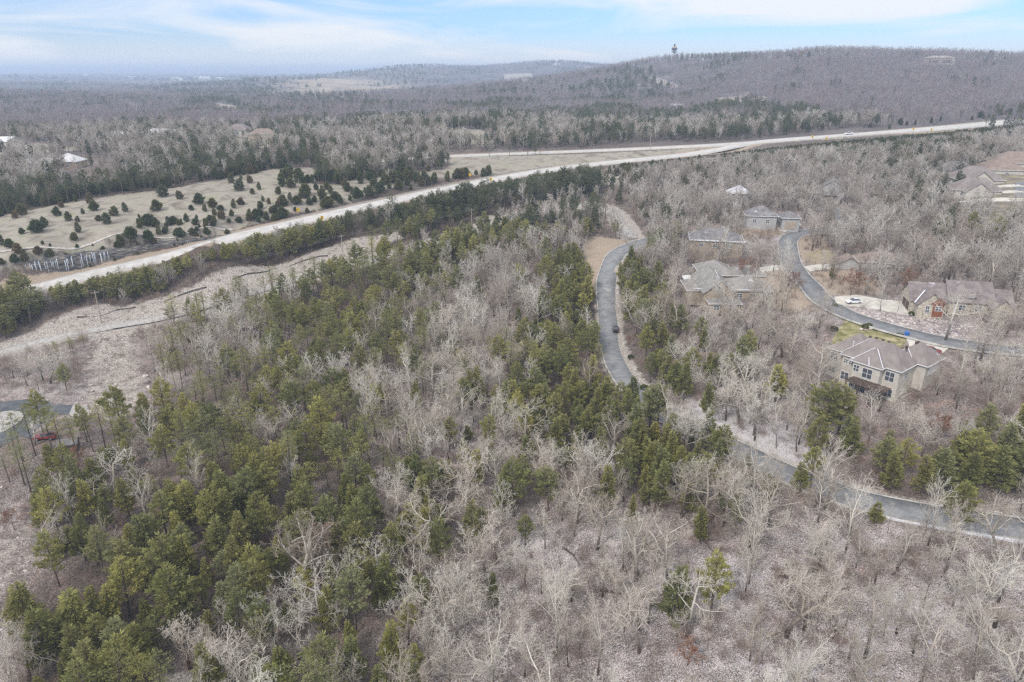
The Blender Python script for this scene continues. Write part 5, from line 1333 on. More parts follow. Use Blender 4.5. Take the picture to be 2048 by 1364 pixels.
vehicle('white_pickup', 'white pickup driving on the far highway carriageway', 'pickup truck', 1697, 269.5, math.atan2(hd[1], hd[0]), M_WPAINT, 'pickup', 1.1)
vehicle('maroon_car', 'maroon car behind the taupe house on its pale driveway', 'car', 1862, 706, R(-30), M_RPAINT)
vehicle('white_van', 'white car parked beside the upper street in front of the gabled house', 'car', 1630, 389, R(20), M_WPAINT)
M_BLUE = plain('blue_plastic', (.035, .16, .48), .4)
def bin_(px, py, lab, s_=1.0, m=None):
    p = at(px, py); r_ = empty('wheelie_bin', (p[0], p[1], g1(p[0], p[1]) + .1), R(25), s_); tag(r_, lab, 'rubbish bin', 'rubbish bins')
    q = MB(); q.add([(-.26, -.28, 0), (.26, -.28, 0), (.26, .28, 0), (-.26, .28, 0), (-.33, -.36, 1.0), (.33, -.36, 1.0), (.33, .36, 1.0), (-.33, .36, 1.0)], [(3, 2, 1, 0), (4, 5, 6, 7), (0, 1, 5, 4), (1, 2, 6, 5), (2, 3, 7, 6), (3, 0, 4, 7)]); q.build('body', m or M_BLUE, r_)
    q = MB(); q.add([(-.36, -.40, 1.0), (.36, -.40, 1.0), (.36, .40, 1.0), (-.36, .40, 1.0), (-.30, -.34, 1.10), (.30, -.34, 1.10), (.30, .34, 1.14), (-.30, .34, 1.14)], [(3, 2, 1, 0), (4, 5, 6, 7), (0, 1, 5, 4), (1, 2, 6, 5), (2, 3, 7, 6), (3, 0, 4, 7)]); q.build('lid', m or M_BLUE, r_)
    for s in (-1, 1):
        q = MB(); q.tube((s * .30, .34, .12), (s * .38, .34, .12), .12, n=10); q.build('wheel', M_BLK, r_)
bin_(1813, 673, 'blue wheelie bin at the kerb behind the taupe house', 1.35); bin_(1586, 446, 'light blue wheelie bin in front of the pale garage', 1.2); bin_(1590, 447, 'second blue wheelie bin, nearer the garage corner', 1.2)
# ---------------------------------------------------------------- garden shrubs, boulders, logs
M_SHRUB = needle_mat('shrub_leaves', [(.075, .11, .03), (.17, .19, .035), (.06, .09, .035)])
SHR = [np_mesh('shrub_a', *blades(*(lambda c: (c, c / np.maximum(np.linalg.norm(c, axis=1), .1)[:, None]))(rand_dirs(np.random.default_rng(9), 1500) * np.random.default_rng(8).uniform(.75, 1.0, (1500, 1)) * [1, 1, .8] + [0, 0, .5]), .22, .07, rng), mats=[M_SHRUB])]
def shrub(px, py, s_, lab, m=None):
    p = at(px, py); o = link('shrub', SHR[0]); o.location = (p[0], p[1], g1(p[0], p[1])); o.scale = (s_, s_, s_ * .85); o.rotation_euler = (0, 0, rng.uniform(0, 6)); tag(o, lab, 'shrub', 'garden shrubs')
for a, b_, s_, lab in ((1824, 628, .95, 'clipped dark shrub at the brick house corner'), (1832, 630, .9, 'second clipped shrub beside the stone wall'), (1845, 630, 1.0, 'low shrub under the tall narrow window'), (1854, 631, 1.1, 'bigger shrub below the white-framed window'), (1862, 630, 1.1, 'end shrub against the red-brown bay'),
                 (1795, 670, .7, 'yellow-green shrub on the lawn beside the blue bin'), (1803, 672, .7, 'small olive shrub next to the yellow-green one'), (1730, 655, .9, 'brown shrub among the boulders of the lawn bed'), (1738, 652, .9, 'taller brown shrub behind the lawn bed'), (1670, 611, .8, 'dark shrub at the start of the brick house driveway'), (1718, 606, .7, 'low green shrub behind the white sedan'),
                 (1668, 660, 1.0, 'dark shrub at the tip of the yellowish lawn'), (1288, 776, 1.0, 'dark round shrub on the road verge'), (1262, 716, .9, 'brown shrub beside the kerb stones')): shrub(a, b_, s_, lab)
def rock_mesh(seed, n=1):
    rg = np.random.default_rng(seed); bm = bmesh.new(); bmesh.ops.create_icosphere(bm, subdivisions=1, radius=.5)
    for v in bm.verts: v.co = Vector((v.co.x * rg.uniform(.7, 1.3), v.co.y * rg.uniform(.7, 1.3), v.co.z * rg.uniform(.4, .9)))
    me = bpy.data.meshes.new('rock'); bm.to_mesh(me); bm.free(); return me
M_ROCK = bark_mat('pale_rock', (.24, .20, .19), (.58, .53, .49), -3.2, -.5, ((.45, .40, .42), (1.1, 1.05, 1.05), (.70, .62, .62), (1.25, 1.2, 1.12)))
ROCKS = [rock_mesh(i) for i in range(4)]
for r_ in ROCKS: r_.materials.append(M_ROCK)
def rocks_in(name, poly, area, smin, smax):
    px_ = [p[0] for p in poly]; py_ = [p[1] for p in poly]; s_ = math.sqrt(area)
    X, Y = np.meshgrid(np.arange(min(px_), max(px_), s_), np.arange(min(py_), max(py_), s_)); X = X.ravel() + rng.uniform(-.5, .5, X.size) * s_; Y = Y.ravel() + rng.uniform(-.5, .5, Y.size) * s_
    m = inpoly(X, Y, poly) & (ground_fields(X, Y)[2] > 3.5); X, Y = X[m], Y[m]; n = len(X); sv = smin + (smax - smin) * rng.uniform(0, 1, n) ** 2.5
    scatter(name, ROCKS, np.stack([X, Y, G(X, Y) + .02], -1), rng.integers(0, 4, n), np.stack([rng.uniform(-.5, .5, n), rng.uniform(-.5, .5, n), rng.uniform(0, 6.28, n)], -1), np.stack([sv, sv * rng.uniform(.6, 1.1, n), sv * rng.uniform(.5, .9, n)], -1))
rocks_in('rubble', Z['riprap'], .32, .3, .95)
rocks_in('gravel_rubble', Z['slope'], 2.6, .2, 1.0)
rocks_in('stony_debris', Z['corridor'], 2.2, .2, .8)
rocks_in('bank_rubble', Z['leftedge'], 3.0, .2, .9)
for i, (a, b_, s_, lab) in enumerate(((291, 755, 1.9, 'squared pale boulder, uppermost on the cleared slope'), (294, 766, 2.2, 'largest pale boulder on the cleared slope'), (297, 776, 1.7, 'lowest of the pale boulders on the cleared slope'), (181, 771, 1.6, 'whitish boulder on the far side of the cleared slope'), (184, 782, 1.3, 'small whitish boulder below the other on the cleared slope'),
                               (1722, 660, 1.2, 'grey boulder at the front of the lawn bed'), (1731, 662, 1.5, 'dark boulder in the middle of the lawn bed'), (1741, 659, 1.3, 'pale boulder at the end of the lawn bed'))):
    p = at(a, b_); o = link('boulder', ROCKS[i % 4]); o.location = (p[0], p[1], g1(p[0], p[1]) + .2); o.scale = (s_, s_ * .8, s_ * .8); o.rotation_euler = (0, 0, i); tag(o, lab, 'boulder', 'boulders')
for i, (a0, b0, a1, b1, r0, lab) in enumerate(((1533, 1276, 1560, 1262, .22, 'whitish fallen log on open snowy leaves'), (1480, 1290, 1528, 1306, .14, 'dark forked fallen limb beside the whitish log'), (1128, 1095, 1160, 1130, .16, 'thin dark fallen trunk below the fan-shaped tree'), (1388, 1062, 1420, 1095, .2, 'fallen trunk lying under the leaning fork oak'),
                                       (1560, 1150, 1592, 1168, .3, 'dark mossy fallen trunk in the russet patch'), (1640, 1170, 1672, 1180, .16, 'thin pale fallen limb in the lower wood'), (1785, 1150, 1800, 1140, .18, 'small broken log in the lower wood'), (1200, 1180, 1262, 1196, .16, 'long brown fallen trunk in the snowy opening'),
                                       (1090, 1175, 1120, 1200, .24, 'brown rotting log near the pale fan tree'), (1960, 1240, 1985, 1300, .22, 'dark trunk lying downhill near the photo edge'), (950, 1180, 990, 1176, .16, 'pale fallen pole in the mixed wood'), (1440, 880, 1466, 894, .15, 'dark branch pile beside the road kerb'))):
    p, q_ = at(a0, b0), at(a1, b1); m = MB(); c = np.array([p[0], p[1], g1(p[0], p[1]) + r0]); d = np.array([q_[0], q_[1], g1(q_[0], q_[1]) + r0 * .6]); mid = (c + d) / 2 + np.array([.3, .2, .12])
    m.tube(c, mid, r0, r0 * .8, 8); m.tube(mid, d, r0 * .8, r0 * .4, 8); k = (c + mid) / 2; m.tube(mid, mid + np.array([1.1, 1.4, .8]), r0 * .4, .03, 6); m.tube(k, k + np.array([-1.2, .7, .9]), r0 * .35, .03, 6)
    tag(m.build('fallen_log', M_POLE if 'pale' in lab or 'whitish' in lab else M_DKW), lab, 'fallen log', 'fallen logs')
# ---------------------------------------------------------------- what grows where
NOTREE = [(Z[k], s_) for k, s_ in (('field', 1), ('verge', 1), ('median', 2), ('fmedian', 1), ('corridor', 1.5), ('slope', 1.5), ('leftedge', 1), ('roadside', 2), ('clear_a', 2), ('clear_b', 1),
  ('clear_c', 1), ('cutside', 1), ('big_lawn', 2), ('drive_big', 2), ('drive_brick', 1.5), ('riprap', 1), ('island_grass', 1), ('drive_isl', 1.5), ('drive_mid', 1), ('drive_far', 1.5), ('yard_row', 1), ('lawn_tl', 1), ('lawn_h', 1), ('pale_bottom', 1), ('bigyard', 0))]
NOTREE += [(Z[k], 1) for k in ('far_a', 'far_b', 'far_c', 'far_d', 'far_e', 'far_f')]
NOTREE += [(h, 1.5) for h in HOUSE_FOOT]
def allowed(x, y):
    ok = np.ones(x.shape, bool)
    r, near, dr, dh, _ = ground_fields(x, y)
    ok &= (dr > 5.0) & (dh > 10.5)
    ok &= np.hypot(x - CULC[0], y - CULC[1]) > 18.5
    ok &= seg_dist(x, y, CUL_ARM) > 6
    ok &= (seg_dist(x, y, CUT) > 6)
    for poly, s_ in NOTREE:
        ok &= ~inpoly(x, y, poly)
    return ok
def sample(r0, r1, a_deg, area):
    """jittered points of about one per `area` square metres in a ring sector"""
    s = math.sqrt(area); xm = r1 * math.sin(R(a_deg)) + s
    X, Y = np.meshgrid(np.arange(-xm, xm, s), np.arange(0, r1, s))
    X = X.ravel() + rng.uniform(-.48, .48, X.size) * s; Y = Y.ravel() + rng.uniform(-.48, .48, Y.size) * s
    r = np.hypot(X, Y); m = (r > r0) & (r < r1) & (np.abs(np.arctan2(X, Y)) < R(a_deg))
    return X[m], Y[m]

# on the near side of the highway and of the upper road the trees are low enough to leave it in view
def band(px, line_px):
    a_ = np.array(line_px, float); return np.interp(px, a_[:, 0], a_[:, 1], left=-1e4, right=-1e4)
HWL = [(60,586),(90,578),(168,560),(240,543),(349,517),(480,480),(582,455),(680,432),(785,408),(897,384),(1009,362),(1118,343),(1220,330),(1340,318),(1450,306),(1556,294),(1702,281),(1848,268),(1957,257),(2048,247)]
GRL = [(0,708),(77,688),(180,664),(295,645)]
def cap(X, Y, Zg, h):
    """largest height a tree may have"""
    lim = np.full(X.shape, 99.0)
    bx, by, bd = project(X, Y, Zg)
    for L_ in (HWL, GRL):
        yl = band(bx, L_)
        m = (by > yl + 2) & (yl > 0)
        tx, ty, _ = project(X, Y, Zg + 10.0)
        per = (by - ty) / 10.0
        lim = np.where(m, np.minimum(lim, (by - yl) / np.maximum(per, .1)), lim)
    # the road from its upper bend to the kerb clump
    a_ = np.array([(x, y) for x, y in [(1180,500),(1240,505),(1262,560)]])
    return lim
singles = []                         # (proto list, index, x, y, z, rz, scale, kind)
mass = {'bare': [], 'ever': [], 'fbare': [], 'fever': []}
# ---- trees one can point at in the photo: (kind, index, base px, base py, height m, width factor)
NAMED = [
 ('bare',3,1272,1158,15,1.1,'tall pale bare tree with a wide fan of limbs standing in open snowy leaves'),
 ('bare',4,600,1200,16,1.1,'largest whitish crooked oak among the dark evergreens'),
 ('bare',5,862,1275,14,1.05,'white-limbed crooked oak with a long low limb stretching sideways'),
 ('bare',3,985,1390,14,1.1,'white-limbed oak with a flat spreading crown at the lower photo edge'),
 ('bare',4,1500,1098,15,1.0,'pale oak with a leaning white main fork just below the road bend'),
 ('bare',6,1135,1330,14,.8,'upright pale tree with a narrow feathery crown and dark lower trunk'),
 ('bare',3,935,1010,15,1.2,'white-limbed spreading oak in the middle of the mixed wood'),
 ('bare',5,905,1110,15,1.1,'white crooked tree whose bright limbs zigzag over olive cedars'),
 ('bare',4,1165,985,14,1.0,'pale round-crowned tree below the dense green clump beside the road'),
 ('bare',0,1230,915,13,.9,'bare vase-shaped tree just left of where cedars overhang the road'),
 ('bare',0,1180,790,12,.9,'bare vase-shaped tree beside the near kerb of the curving road'),
 ('bare',1,1300,690,13,1.1,'broad bare tree across the road from the black car'),
 ('bare',4,1265,650,13,1.0,'pale bare tree with rising limbs just beside the road bend'),
 ('bare',3,470,1390,13,1.0,'white-limbed oak with a wide crown near the lower photo edge'),
 ('bare',11,230,1000,13,1.1,'pale tangled bare oak above the bright olive pine'),
 ('bare',3,380,1340,11,1.0,'white low oak beside the dark cedar clump in the lower corner'),
 ('bare',5,1080,1410,12,1.1,'pale twisted oak half cut by the lower photo edge'),
 ('bare',8,1945,1370,16,.7,'dark-trunked tall tree leaning in the snowy corner wood'),
 ('bare',1,1890,680,15,1.0,'big grey tree hiding the end of the brick house'),
 ('bare',0,1960,720,15,1.1,'broad grey tree between the brick house and the street end'),
 ('bare',7,1570,560,15,.8,'tall dark-stemmed bare tree beside the street curve'),
 ('bare',6,1505,655,13,.9,'pale bare tree in front of the grey-roofed house'),
 ('bare',8,1760,622,12,.7,'dark-trunked yard tree between driveway and rubble slope'),
 ('bare',9,1795,624,9,.8,'smaller yard tree beside the brick house garage'),
 ('ever',3,955,600,9,1.0,'solitary dark round cedar amid pale bare woods'),
 ('ever',4,1415,838,10,1.0,'dark dense cedar beside the road opposite the green clump'),
 ('ever',6,1645,885,15,1.35,'tall dark green pine standing below the big taupe house'),
 ('ever',7,1675,878,13,1.2,'slimmer dark pine touching the tall one below the taupe house'),
 ('ever',6,1495,735,11,.9,'tall olive cedar in the bare wood left of the taupe house'),
 ('ever',5,1405,705,8,.8,'small dark leaning cedar below the grey-roofed house'),
 ('ever',5,1782,985,9,1.0,'dark cedar on the bank above the lower road'),
 ('ever',3,1842,990,9,1.05,'brownish green cedar beside the dark one above the lower road'),
 ('ever',4,1930,990,10,1.2,'broad dark cedar at the corner of the lower road'),
 ('ever',4,1990,990,11,1.3,'dense dark cedar at the photo edge above the road'),
 ('ever',3,2040,985,12,1.3,'tallest dark cedar at the edge above the road'),
 ('ever',6,1420,1240,13,.9,'tall grey-green cedar alone in the snowy lower wood'),
 ('ever',3,1262,1060,8,.6,'small yellow-olive cedar above the fan-shaped bare tree'),
 ('ever',7,1470,1070,10,.5,'slender bluish green cedar below the road bend'),
 ('ever',5,985,1225,8,.6,'small rounded pine in the lower middle wood'),
 ('ever',3,1662,560,6,.7,'lone dark holly-like cedar beside the short white driveway'),
 ('ever',4,110,1330,12,1.4,'huge dark cedar of the lower corner clump'),
 ('ever',3,160,1300,12,1.3,'dark olive cedar behind the corner clump'),
 ('ever',4,190,1400,12,1.2,'grey-green feathery cedar at the lower edge'),
 ('ever',6,260,1390,12,1.2,'bluish feathery cedar of the corner clump'),
 ('ever',3,60,1270,11,1.3,'dark cedar at the edge of the snowy bank corner'),
 ('ever',0,62,985,12,.9,'bright olive pine at the edge of the snowy bank'),
 ('ever',4,430,1400,11,1.0,'yellow-olive cedar beside the pale bare patch at the lower edge'),
 ('ever',4,1320,985,11,1.2,'dense dark cedar overhanging the road below its curve'),
 ('ever',3,1375,985,10,1.1,'olive green cedar in the clump under the road'),
 ('ever',6,1440,930,10,1.2,'dark spiky cedar right against the road kerb'),
 ('ever',4,1262,815,9,1.1,'dark cedar leaning over the kerb inside the curve'),
 ('ever',3,1240,560,7,.9,'dark cedar beside the upper road bend'),
 ('ever',5,1160,700,10,1.2,'dense dark cedar at the wood edge along the road'),
 ('ever',3,1185,775,10,1.1,'broad dark cedar at the wood edge where the road widens'),
 ('ever',0,72,912,13,.8,'slim pine in front of the red pickup'),
 ('ever',1,48,925,13,.8,'thin tall pine at the lower rim of the turning circle'),
 ('ever',2,105,905,11,1.0,'pine whose crown overlaps the end of the red pickup'),
 ('ever',6,88,872,12,.9,'ragged pine between the turning circle and its stub road'),
 ('ever',0,128,915,12,.8,'thin dark-stemmed pine between red pickup and small shed'),
 ('ever',1,160,925,12,.8,'tufted pine in front of the small pale shed'),
 ('ever',2,188,905,12,.8,'thin pine behind the small pale shed'),
 ('ever',0,212,900,12,.8,'tufted pine in the line of thin pines past the shed'),
 ('ever',1,236,905,12,.8,'second tufted pine in the line past the shed'),
 ('ever',2,258,900,12,.9,'end pine of the line below the cleared slope'),
 ('ever',7,175,885,10,.8,'low ragged pine at the corner of the shed'),
 ('bare',9,20,900,12,.7,'thin dark-stemmed tree at the rim of the turning circle'),
 ('bare',10,115,850,9,.7,'small thin tree by the end of the stub road'),
 ('rust',0,650,1130,9,.8,'russet-leaved oak among pale crooked oaks'),
 ('rust',0,1700,590,9,1.1,'russet-leaved oak behind the parked white car'),
 ('rust',0,1810,585,8,1.0,'russet oak next to the brick house garage'),
 ('rust',0,1085,500,8,.8,'rusty small tree in the green wood above the road bend'),
 ('rust',0,1262,700,5,.7,'small rusty bush-like oak beside the road bend'),
 ('rust',0,160,950,7,.9,'russet oak below the turning circle'),
 ('rust',0,30,1060,5,1.0,'low russet shrub oak on the snowy bank'),
 ('rust',0,1490,560,8,1.0,'russet oak behind the grey-roofed house'),
 ('rust',0,1590,585,7,.9,'russet oak beside the street in front of the grey-roofed house'),
 ('rust',0,1375,1330,5,1.2,'low russet oak in the lower snowy wood'),
 ('rust',0,1870,880,7,.9,'russet oak downhill from the taupe house'),
]
PL = {'bare': BARE, 'ever': EVER, 'rust': RUST, 'young': YOUNG}
taken = []
MORE = [(1250, 562), (1262, 602), (1285, 642), (1270, 625), (1300, 600), (1330, 640), (1345, 662), (1320, 620), (1258, 648), (1290, 722), (1312, 745), (1330, 772), (1300, 765), (1348, 790), (1245, 592), (1252, 622), (1275, 560), (1300, 690), (1325, 700), (1285, 590), (1340, 720), (1365, 800), (1890, 960), (1910, 945), (1950, 940), (2000, 935), (2030, 950), (1960, 900), (2010, 895), (1795, 958), (1770, 935), (1880, 985), (1975, 962), (2035, 900), (1925, 900), (1700, 920), (1690, 905), (1760, 965), (1865, 965), (1480, 750), (1500, 760), (1455, 770), (1400, 690), (1550, 800), (1440, 930), (1410, 905), (1600, 985), (1620, 975)]
for k_, (a, b_) in enumerate(MORE):       # dark evergreens along the road and on the bank above it
    NAMED.append(('ever', [3, 4, 6, 5, 7][k_ % 5], a, b_, [9, 10, 8, 11, 7, 9.5][k_ % 6], [1.0, 1.2, 1.1][k_ % 3], None))
for kd, ix, a, b_, h_, wf, lab in NAMED:
    p = at(a, b_); z = g1(p[0], p[1])
    singles.append([kd, ix, p[0], p[1], z, rng.uniform(0, 6.28), h_ / PL[kd][ix].h, wf, lab]); taken.append((p[0], p[1], 3.2))
# ---- young cedars of the old field and the highway verge (crown centres seen in the photo)
YC = [(31,430),(44,423),(115,425),(137,435),(156,437),(166,421),(181,401),(188,414),(123,408),(198,435),(90,446),(75,457),(44,461),(214,442),(230,424),(251,417),(157,459),(149,474),(313,414),(326,387),(333,369),(359,391),(398,401),(383,413),(425,407),(442,414),(468,409),(482,402),(480,374),(505,381),(526,396),(463,359),(500,359),(482,353),(519,373),(557,382),(564,358),(577,339),(598,347),(612,358),(372,428),(347,440),(338,444),(297,444),(313,446),(280,449),(268,471),(261,465),(239,471),(232,479),(205,486),(132,500),(79,508),(101,508),(51,517),(29,518),(36,500),(3,483),(3,522),(20,488),(318,462),(330,459),(360,467),(307,479),(297,472),(386,469),(393,455),(413,452),(420,435),(430,442),(454,460),(458,438),(478,438),(444,431),(499,435),(512,428),(523,423),(533,433),(550,421),(557,408),(567,404),(581,394),(595,401),(615,390),(629,397),(612,384),(601,390),(649,408),(656,406),(565,428),
 (598,349),(607,360),(616,357),(582,368),(564,366),(658,407),(610,383),(645,390),(662,381),(695,376),(715,390),(724,387),(730,378),(740,387),(758,380),(764,377),(778,370),(797,372),(803,356),(814,365),(822,373),(832,358),(843,365),(848,351),(857,363),(869,359),(895,356),(907,349),(915,349),(923,349),(931,345),(952,343),(967,346),(977,343),(677,361),(668,354),(661,354),(722,360),(740,354),(751,358),(762,347),(704,349),(640,345),(655,340),(680,345),(696,338),(720,342),(738,338),(690,370),(705,382),(748,368),(770,362),(785,358),(700,394),(682,400),(670,392),(632,372),(645,380),(655,372)]
for i, (a, b_) in enumerate(YC):
    p = at(a, b_ + 7); s_ = 1.15 if b_ < 400 else 1.0
    h_ = rng.choice([2.6, 3.6, 4.4, 5.2]) * s_; ix = int(rng.integers(0, 4))
    if 300 < a < 560 and b_ > 425: h_ *= .8
    singles.append(['young', ix, p[0], p[1], g1(p[0], p[1]), rng.uniform(0, 6.28), h_ / YOUNG[ix].h, rng.uniform(1.1, 1.6), None])
    taken.append((p[0], p[1], 1.2))
def line_pts(pl, n, jit):
    Pn = np.array([p[:2] for p in W(pl)]); L = np.concatenate([[0], np.cumsum(np.linalg.norm(np.diff(Pn, axis=0), axis=1))])
    s_ = rng.uniform(0, L[-1], n)
    return np.stack([np.interp(s_, L, Pn[:, 0]), np.interp(s_, L, Pn[:, 1])], -1) + rng.normal(0, jit, (n, 2))
# hedge-like row of young cedars on the upper edge of the field, and the plantation below the highway
for pl, n, jit, hh in (([(-40,440),(40,418),(120,404),(200,388),(290,372),(400,360),(520,341),(570,334)], 130, 3.2, 5.0),
                       ([(1230,352),(1300,330),(1400,321),(1500,314),(1640,304),(1760,292),(1860,284),(1960,268),(2010,256)], 380, 5.5, 6.5),
                       ([(1500,308),(1640,300),(1780,288),(1900,276),(1990,262)], 300, 8, 7.0),
                       ([(560,352),(640,366),(700,358),(780,352),(850,350)], 70, 6, 4.6), ([(300,440),(380,455),(460,444),(540,420),(640,400)], 50, 5, 3.0),
                       ([(1720,257),(1850,248),(1960,238),(2030,226)], 18, 3, 5.0),
                       ([(90,520),(240,496),(330,478),(420,462)], 26, 2.5, 1.6)):
    for q in line_pts(pl, n, jit):
        if not (np.abs(seg_dist(q[0:1], q[1:2], SHW_N[:, :2])[0]) > 9 and np.abs(seg_dist(q[0:1], q[1:2], SHW_F[:, :2])[0]) > 9): continue
        ix = int(rng.integers(0, 4)); h_ = hh * rng.uniform(.6, 1.25)
        cp_ = cap(q[0:1], q[1:2], G(q[0:1], q[1:2]), 10)[0] * rng.uniform(.9, 1.25)
        if cp_ < 1.6 or (cp_ > 50 and pl[0][0] in (1230, 1500)): continue
        h_ = min(h_, cp_)
        singles.append(['young', ix, q[0], q[1], g1(*q), rng.uniform(0, 6.28), h_ / YOUNG[ix].h, 1.0, None])
# ---- the woods
TK = np.array(taken)
X, Y = sample(62, 640, 46, 17.0)
Zg = G(X, Y); px, py, dep = project(X, Y, Zg + 6)
den = gridval(DG, px, py); ev = gridval(EG, px, py)
keep = rng.uniform(size=X.shape) < np.clip(den ** 1.6, .03, 1)
keep &= allowed(X, Y)
for x0, y0, rad in TK: keep &= np.hypot(X - x0, Y - y0) > rad
# keep the sight lines over houses and streets as open as the photo has them
KEEP = [((1960,232),(2048,264),.9), ((1640,640),(1880,800),.8), ((1800,540),(1950,665),.75), ((1365,505),(1545,600),.4), ((1480,395),(1615,470),.90), ((1890,320),(2048,425),.45), ((1575,470),(1660,600),.6), ((1655,600),(1960,700),.7), ((1370,440),(1490,500),.15), ((0,795),(180,900),.55), ((470,240),(560,285),.6), ((120,295),(220,335),.8), ((1660,490),(1760,560),.5), ((1200,480),(1262,760),.8)]
def hides(X, Y, Zg, h):
    m = np.zeros(X.shape, bool)
    px0, py0, _ = project(X, Y, Zg); px1, py1, _ = project(X, Y, Zg + h)
    for (x0, y0), (x1, y1), pr in KEEP:
        hit = (px1 > x0) & (px1 < x1) & (py1 < y1) & (py0 > y0 + (y1 - y0) * .4)
        m |= hit & (rng.uniform(size=X.shape) < pr)
    return m
keep &= ~hides(X, Y, Zg, 10)
# the dense curtain of trees never overlaps the visible road surface
X, Y, Zg, ev, px, py = X[keep], Y[keep], Zg[keep], ev[keep], px[keep], py[keep]
clump = vnoise(X, Y, 14, 21) * .6 + vnoise(X, Y, 5, 22) * .4
is_ev = (ev * np.where(px < 1000, 1.12, 1.0) + (clump - .5) * .7) > rng.uniform(.12, .88, X.size)
is_ev &= ev > .165 * rng.uniform(.75, 1.5, X.size)
r = np.hypot(X, Y)
CAPH = cap(X, Y, Zg, 10)
for i in range(len(X)):
    hs = rng.uniform(.52, 1.12)
    if CAPH[i] < 13.5 * hs:
        if CAPH[i] < 3.0: continue
        hs = CAPH[i] / 13.5 * rng.uniform(.9, 1.08)
    if not is_ev[i] and rng.uniform() < (.10 if py[i] < 900 else .10): continue
    belt = (r[i] > 260 and is_ev[i])
    if is_ev[i]:
        pine = vnoise(X[i:i+1], Y[i:i+1], 30, 33)[0] + (0.35 if px[i] < 800 and py[i] < 950 else -.02)
        ix = int(rng.choice([0, 1, 2, 6, 7])) if pine > .55 else int(rng.choice([3, 4, 5, 6, 7]))
        wf = rng.uniform(.82, 1.2) * (1.0 if hs > .6 else 1.2); hs *= .92
        if belt: hs *= .9
        mass['ever'].append((ix, X[i], Y[i], Zg[i], rng.uniform(0, 6.28), hs, wf))
    else:
        ix = int(rng.choice(12, p=[.11, .11, .11, .07, .06, .06, .10, .10, .10, .08, .08, .02]))
        mass['bare'].append((ix, X[i], Y[i], Zg[i], rng.uniform(0, 6.28), hs, rng.uniform(.8, 1.1)))
def off_verge(lst):
    if not lst: return lst
    A = np.array([(a[1], a[2], a[3]) for a in lst]); bx, by, _ = project(A[:, 0], A[:, 1], A[:, 2]); yl = band(bx, HWL)
    dd = ground_fields(A[:, 0], A[:, 1])[3]
    bad = (bx > 60) & (by > yl - 40) & (by < yl + 3) & (dd < 26)
    return [a for a, f_ in zip(lst, bad) if not f_]
mass['ever'], mass['bare'] = off_verge(mass['ever']), off_verge(mass['bare'])
# the tight pine belt on the bank between the highway and the cleared strip
BELT = W([(-60,590),(60,590),(168,571),(260,546),(349,528),(480,492),(600,460),(700,438),(800,416),(900,394),(1009,372),(1100,356),(1180,352),(1200,372),(1190,398),(1100,402),(1000,414),(900,440),(800,456),(720,470),(640,494),(512,528),(400,558),(330,588),(200,603),(110,630),(40,668),(-60,700)])
X, Y = sample(180, 480, 46, 9.0)
m = inpoly(X, Y, BELT) & allowed(X, Y); X, Y = X[m], Y[m]; Zg = G(X, Y); ch = cap(X, Y, Zg, 10)
bx_, by_, _q = project(X, Y, Zg); okb = by_ > band(bx_, HWL) + 5; X, Y, Zg, ch = X[okb], Y[okb], Zg[okb], ch[okb]
for k_ in ('ever', 'bare'):
    fl = inpoly(np.array([a[1] for a in mass[k_]]), np.array([a[2] for a in mass[k_]]), BELT)
    mass[k_] = [a for a, f_ in zip(mass[k_], fl) if not f_]
for i in range(len(X)):
    h_ = min(ch[i] * rng.uniform(.85, 1.18), rng.uniform(8, 13))
    if h_ < 2.2: continue
    if rng.uniform() < .84:
        ix = int(rng.choice([0, 1, 2, 7, 4, 5])) if h_ > 6 else int(rng.choice([3, 5, 4, 6]))
        s_ = h_ / EVER[ix].h; mass['ever'].append((ix, X[i], Y[i], Zg[i], rng.uniform(0, 6.28), s_, rng.uniform(1.0, 1.4) * (1.15 if s_ < .6 else 1)))
    else:
        ix = int(rng.choice([2, 6, 7, 9])); mass['bare'].append((ix, X[i], Y[i], Zg[i], rng.uniform(0, 6.28), h_ / BARE[ix].h, 1.0))
# which of them stand alone as objects: the ones that show largest
def pick(lst, n, PLs):
    A = np.array([(a[1], a[2], a[3] + PLs[a[0]].h * a[5] * .7, PLs[a[0]].h * a[5]) for a in lst])
    px, py, dep = project(A[:, 0], A[:, 1], A[:, 2])
    inside = (px > 10) & (px < 2038) & (py > 0) & (py < 1350) & (dep > 0)
    score = np.where(inside, A[:, 3] / dep, -1)
    k = np.argsort(-score)[:n]; k = k[score[k] > 0]
    s_ = set(k.tolist())
    return [lst[i] for i in k], [lst[i] for i in range(len(lst)) if i not in s_]
n_b = sum(1 for s_ in singles if s_[0] == 'bare'); n_e = sum(1 for s_ in singles if s_[0] == 'ever')
selb, mass['bare'] = pick(mass['bare'], 296 - n_b, BARE)
sele, mass['ever'] = pick(mass['ever'], 296 - n_e, EVER)
for a in selb: singles.append(['bare', a[0], a[1], a[2], a[3], a[4], a[5], a[6], None])
for a in sele: singles.append(['ever', a[0], a[1], a[2], a[3], a[4], a[5], a[6], None])
# young cedars past the count: only the 296 that show largest stay single
yg = [s_ for s_ in singles if s_[0] == 'young']; singles = [s_ for s_ in singles if s_[0] != 'young']
def ysc(s_):
    px, py, dep = project(s_[2], s_[3], s_[4]); return -(YOUNG[s_[1]].h * s_[6] / dep) if -10 < px < 2058 else 0
yg.sort(key=ysc); singles += yg[:296]; ymass = yg[296:]

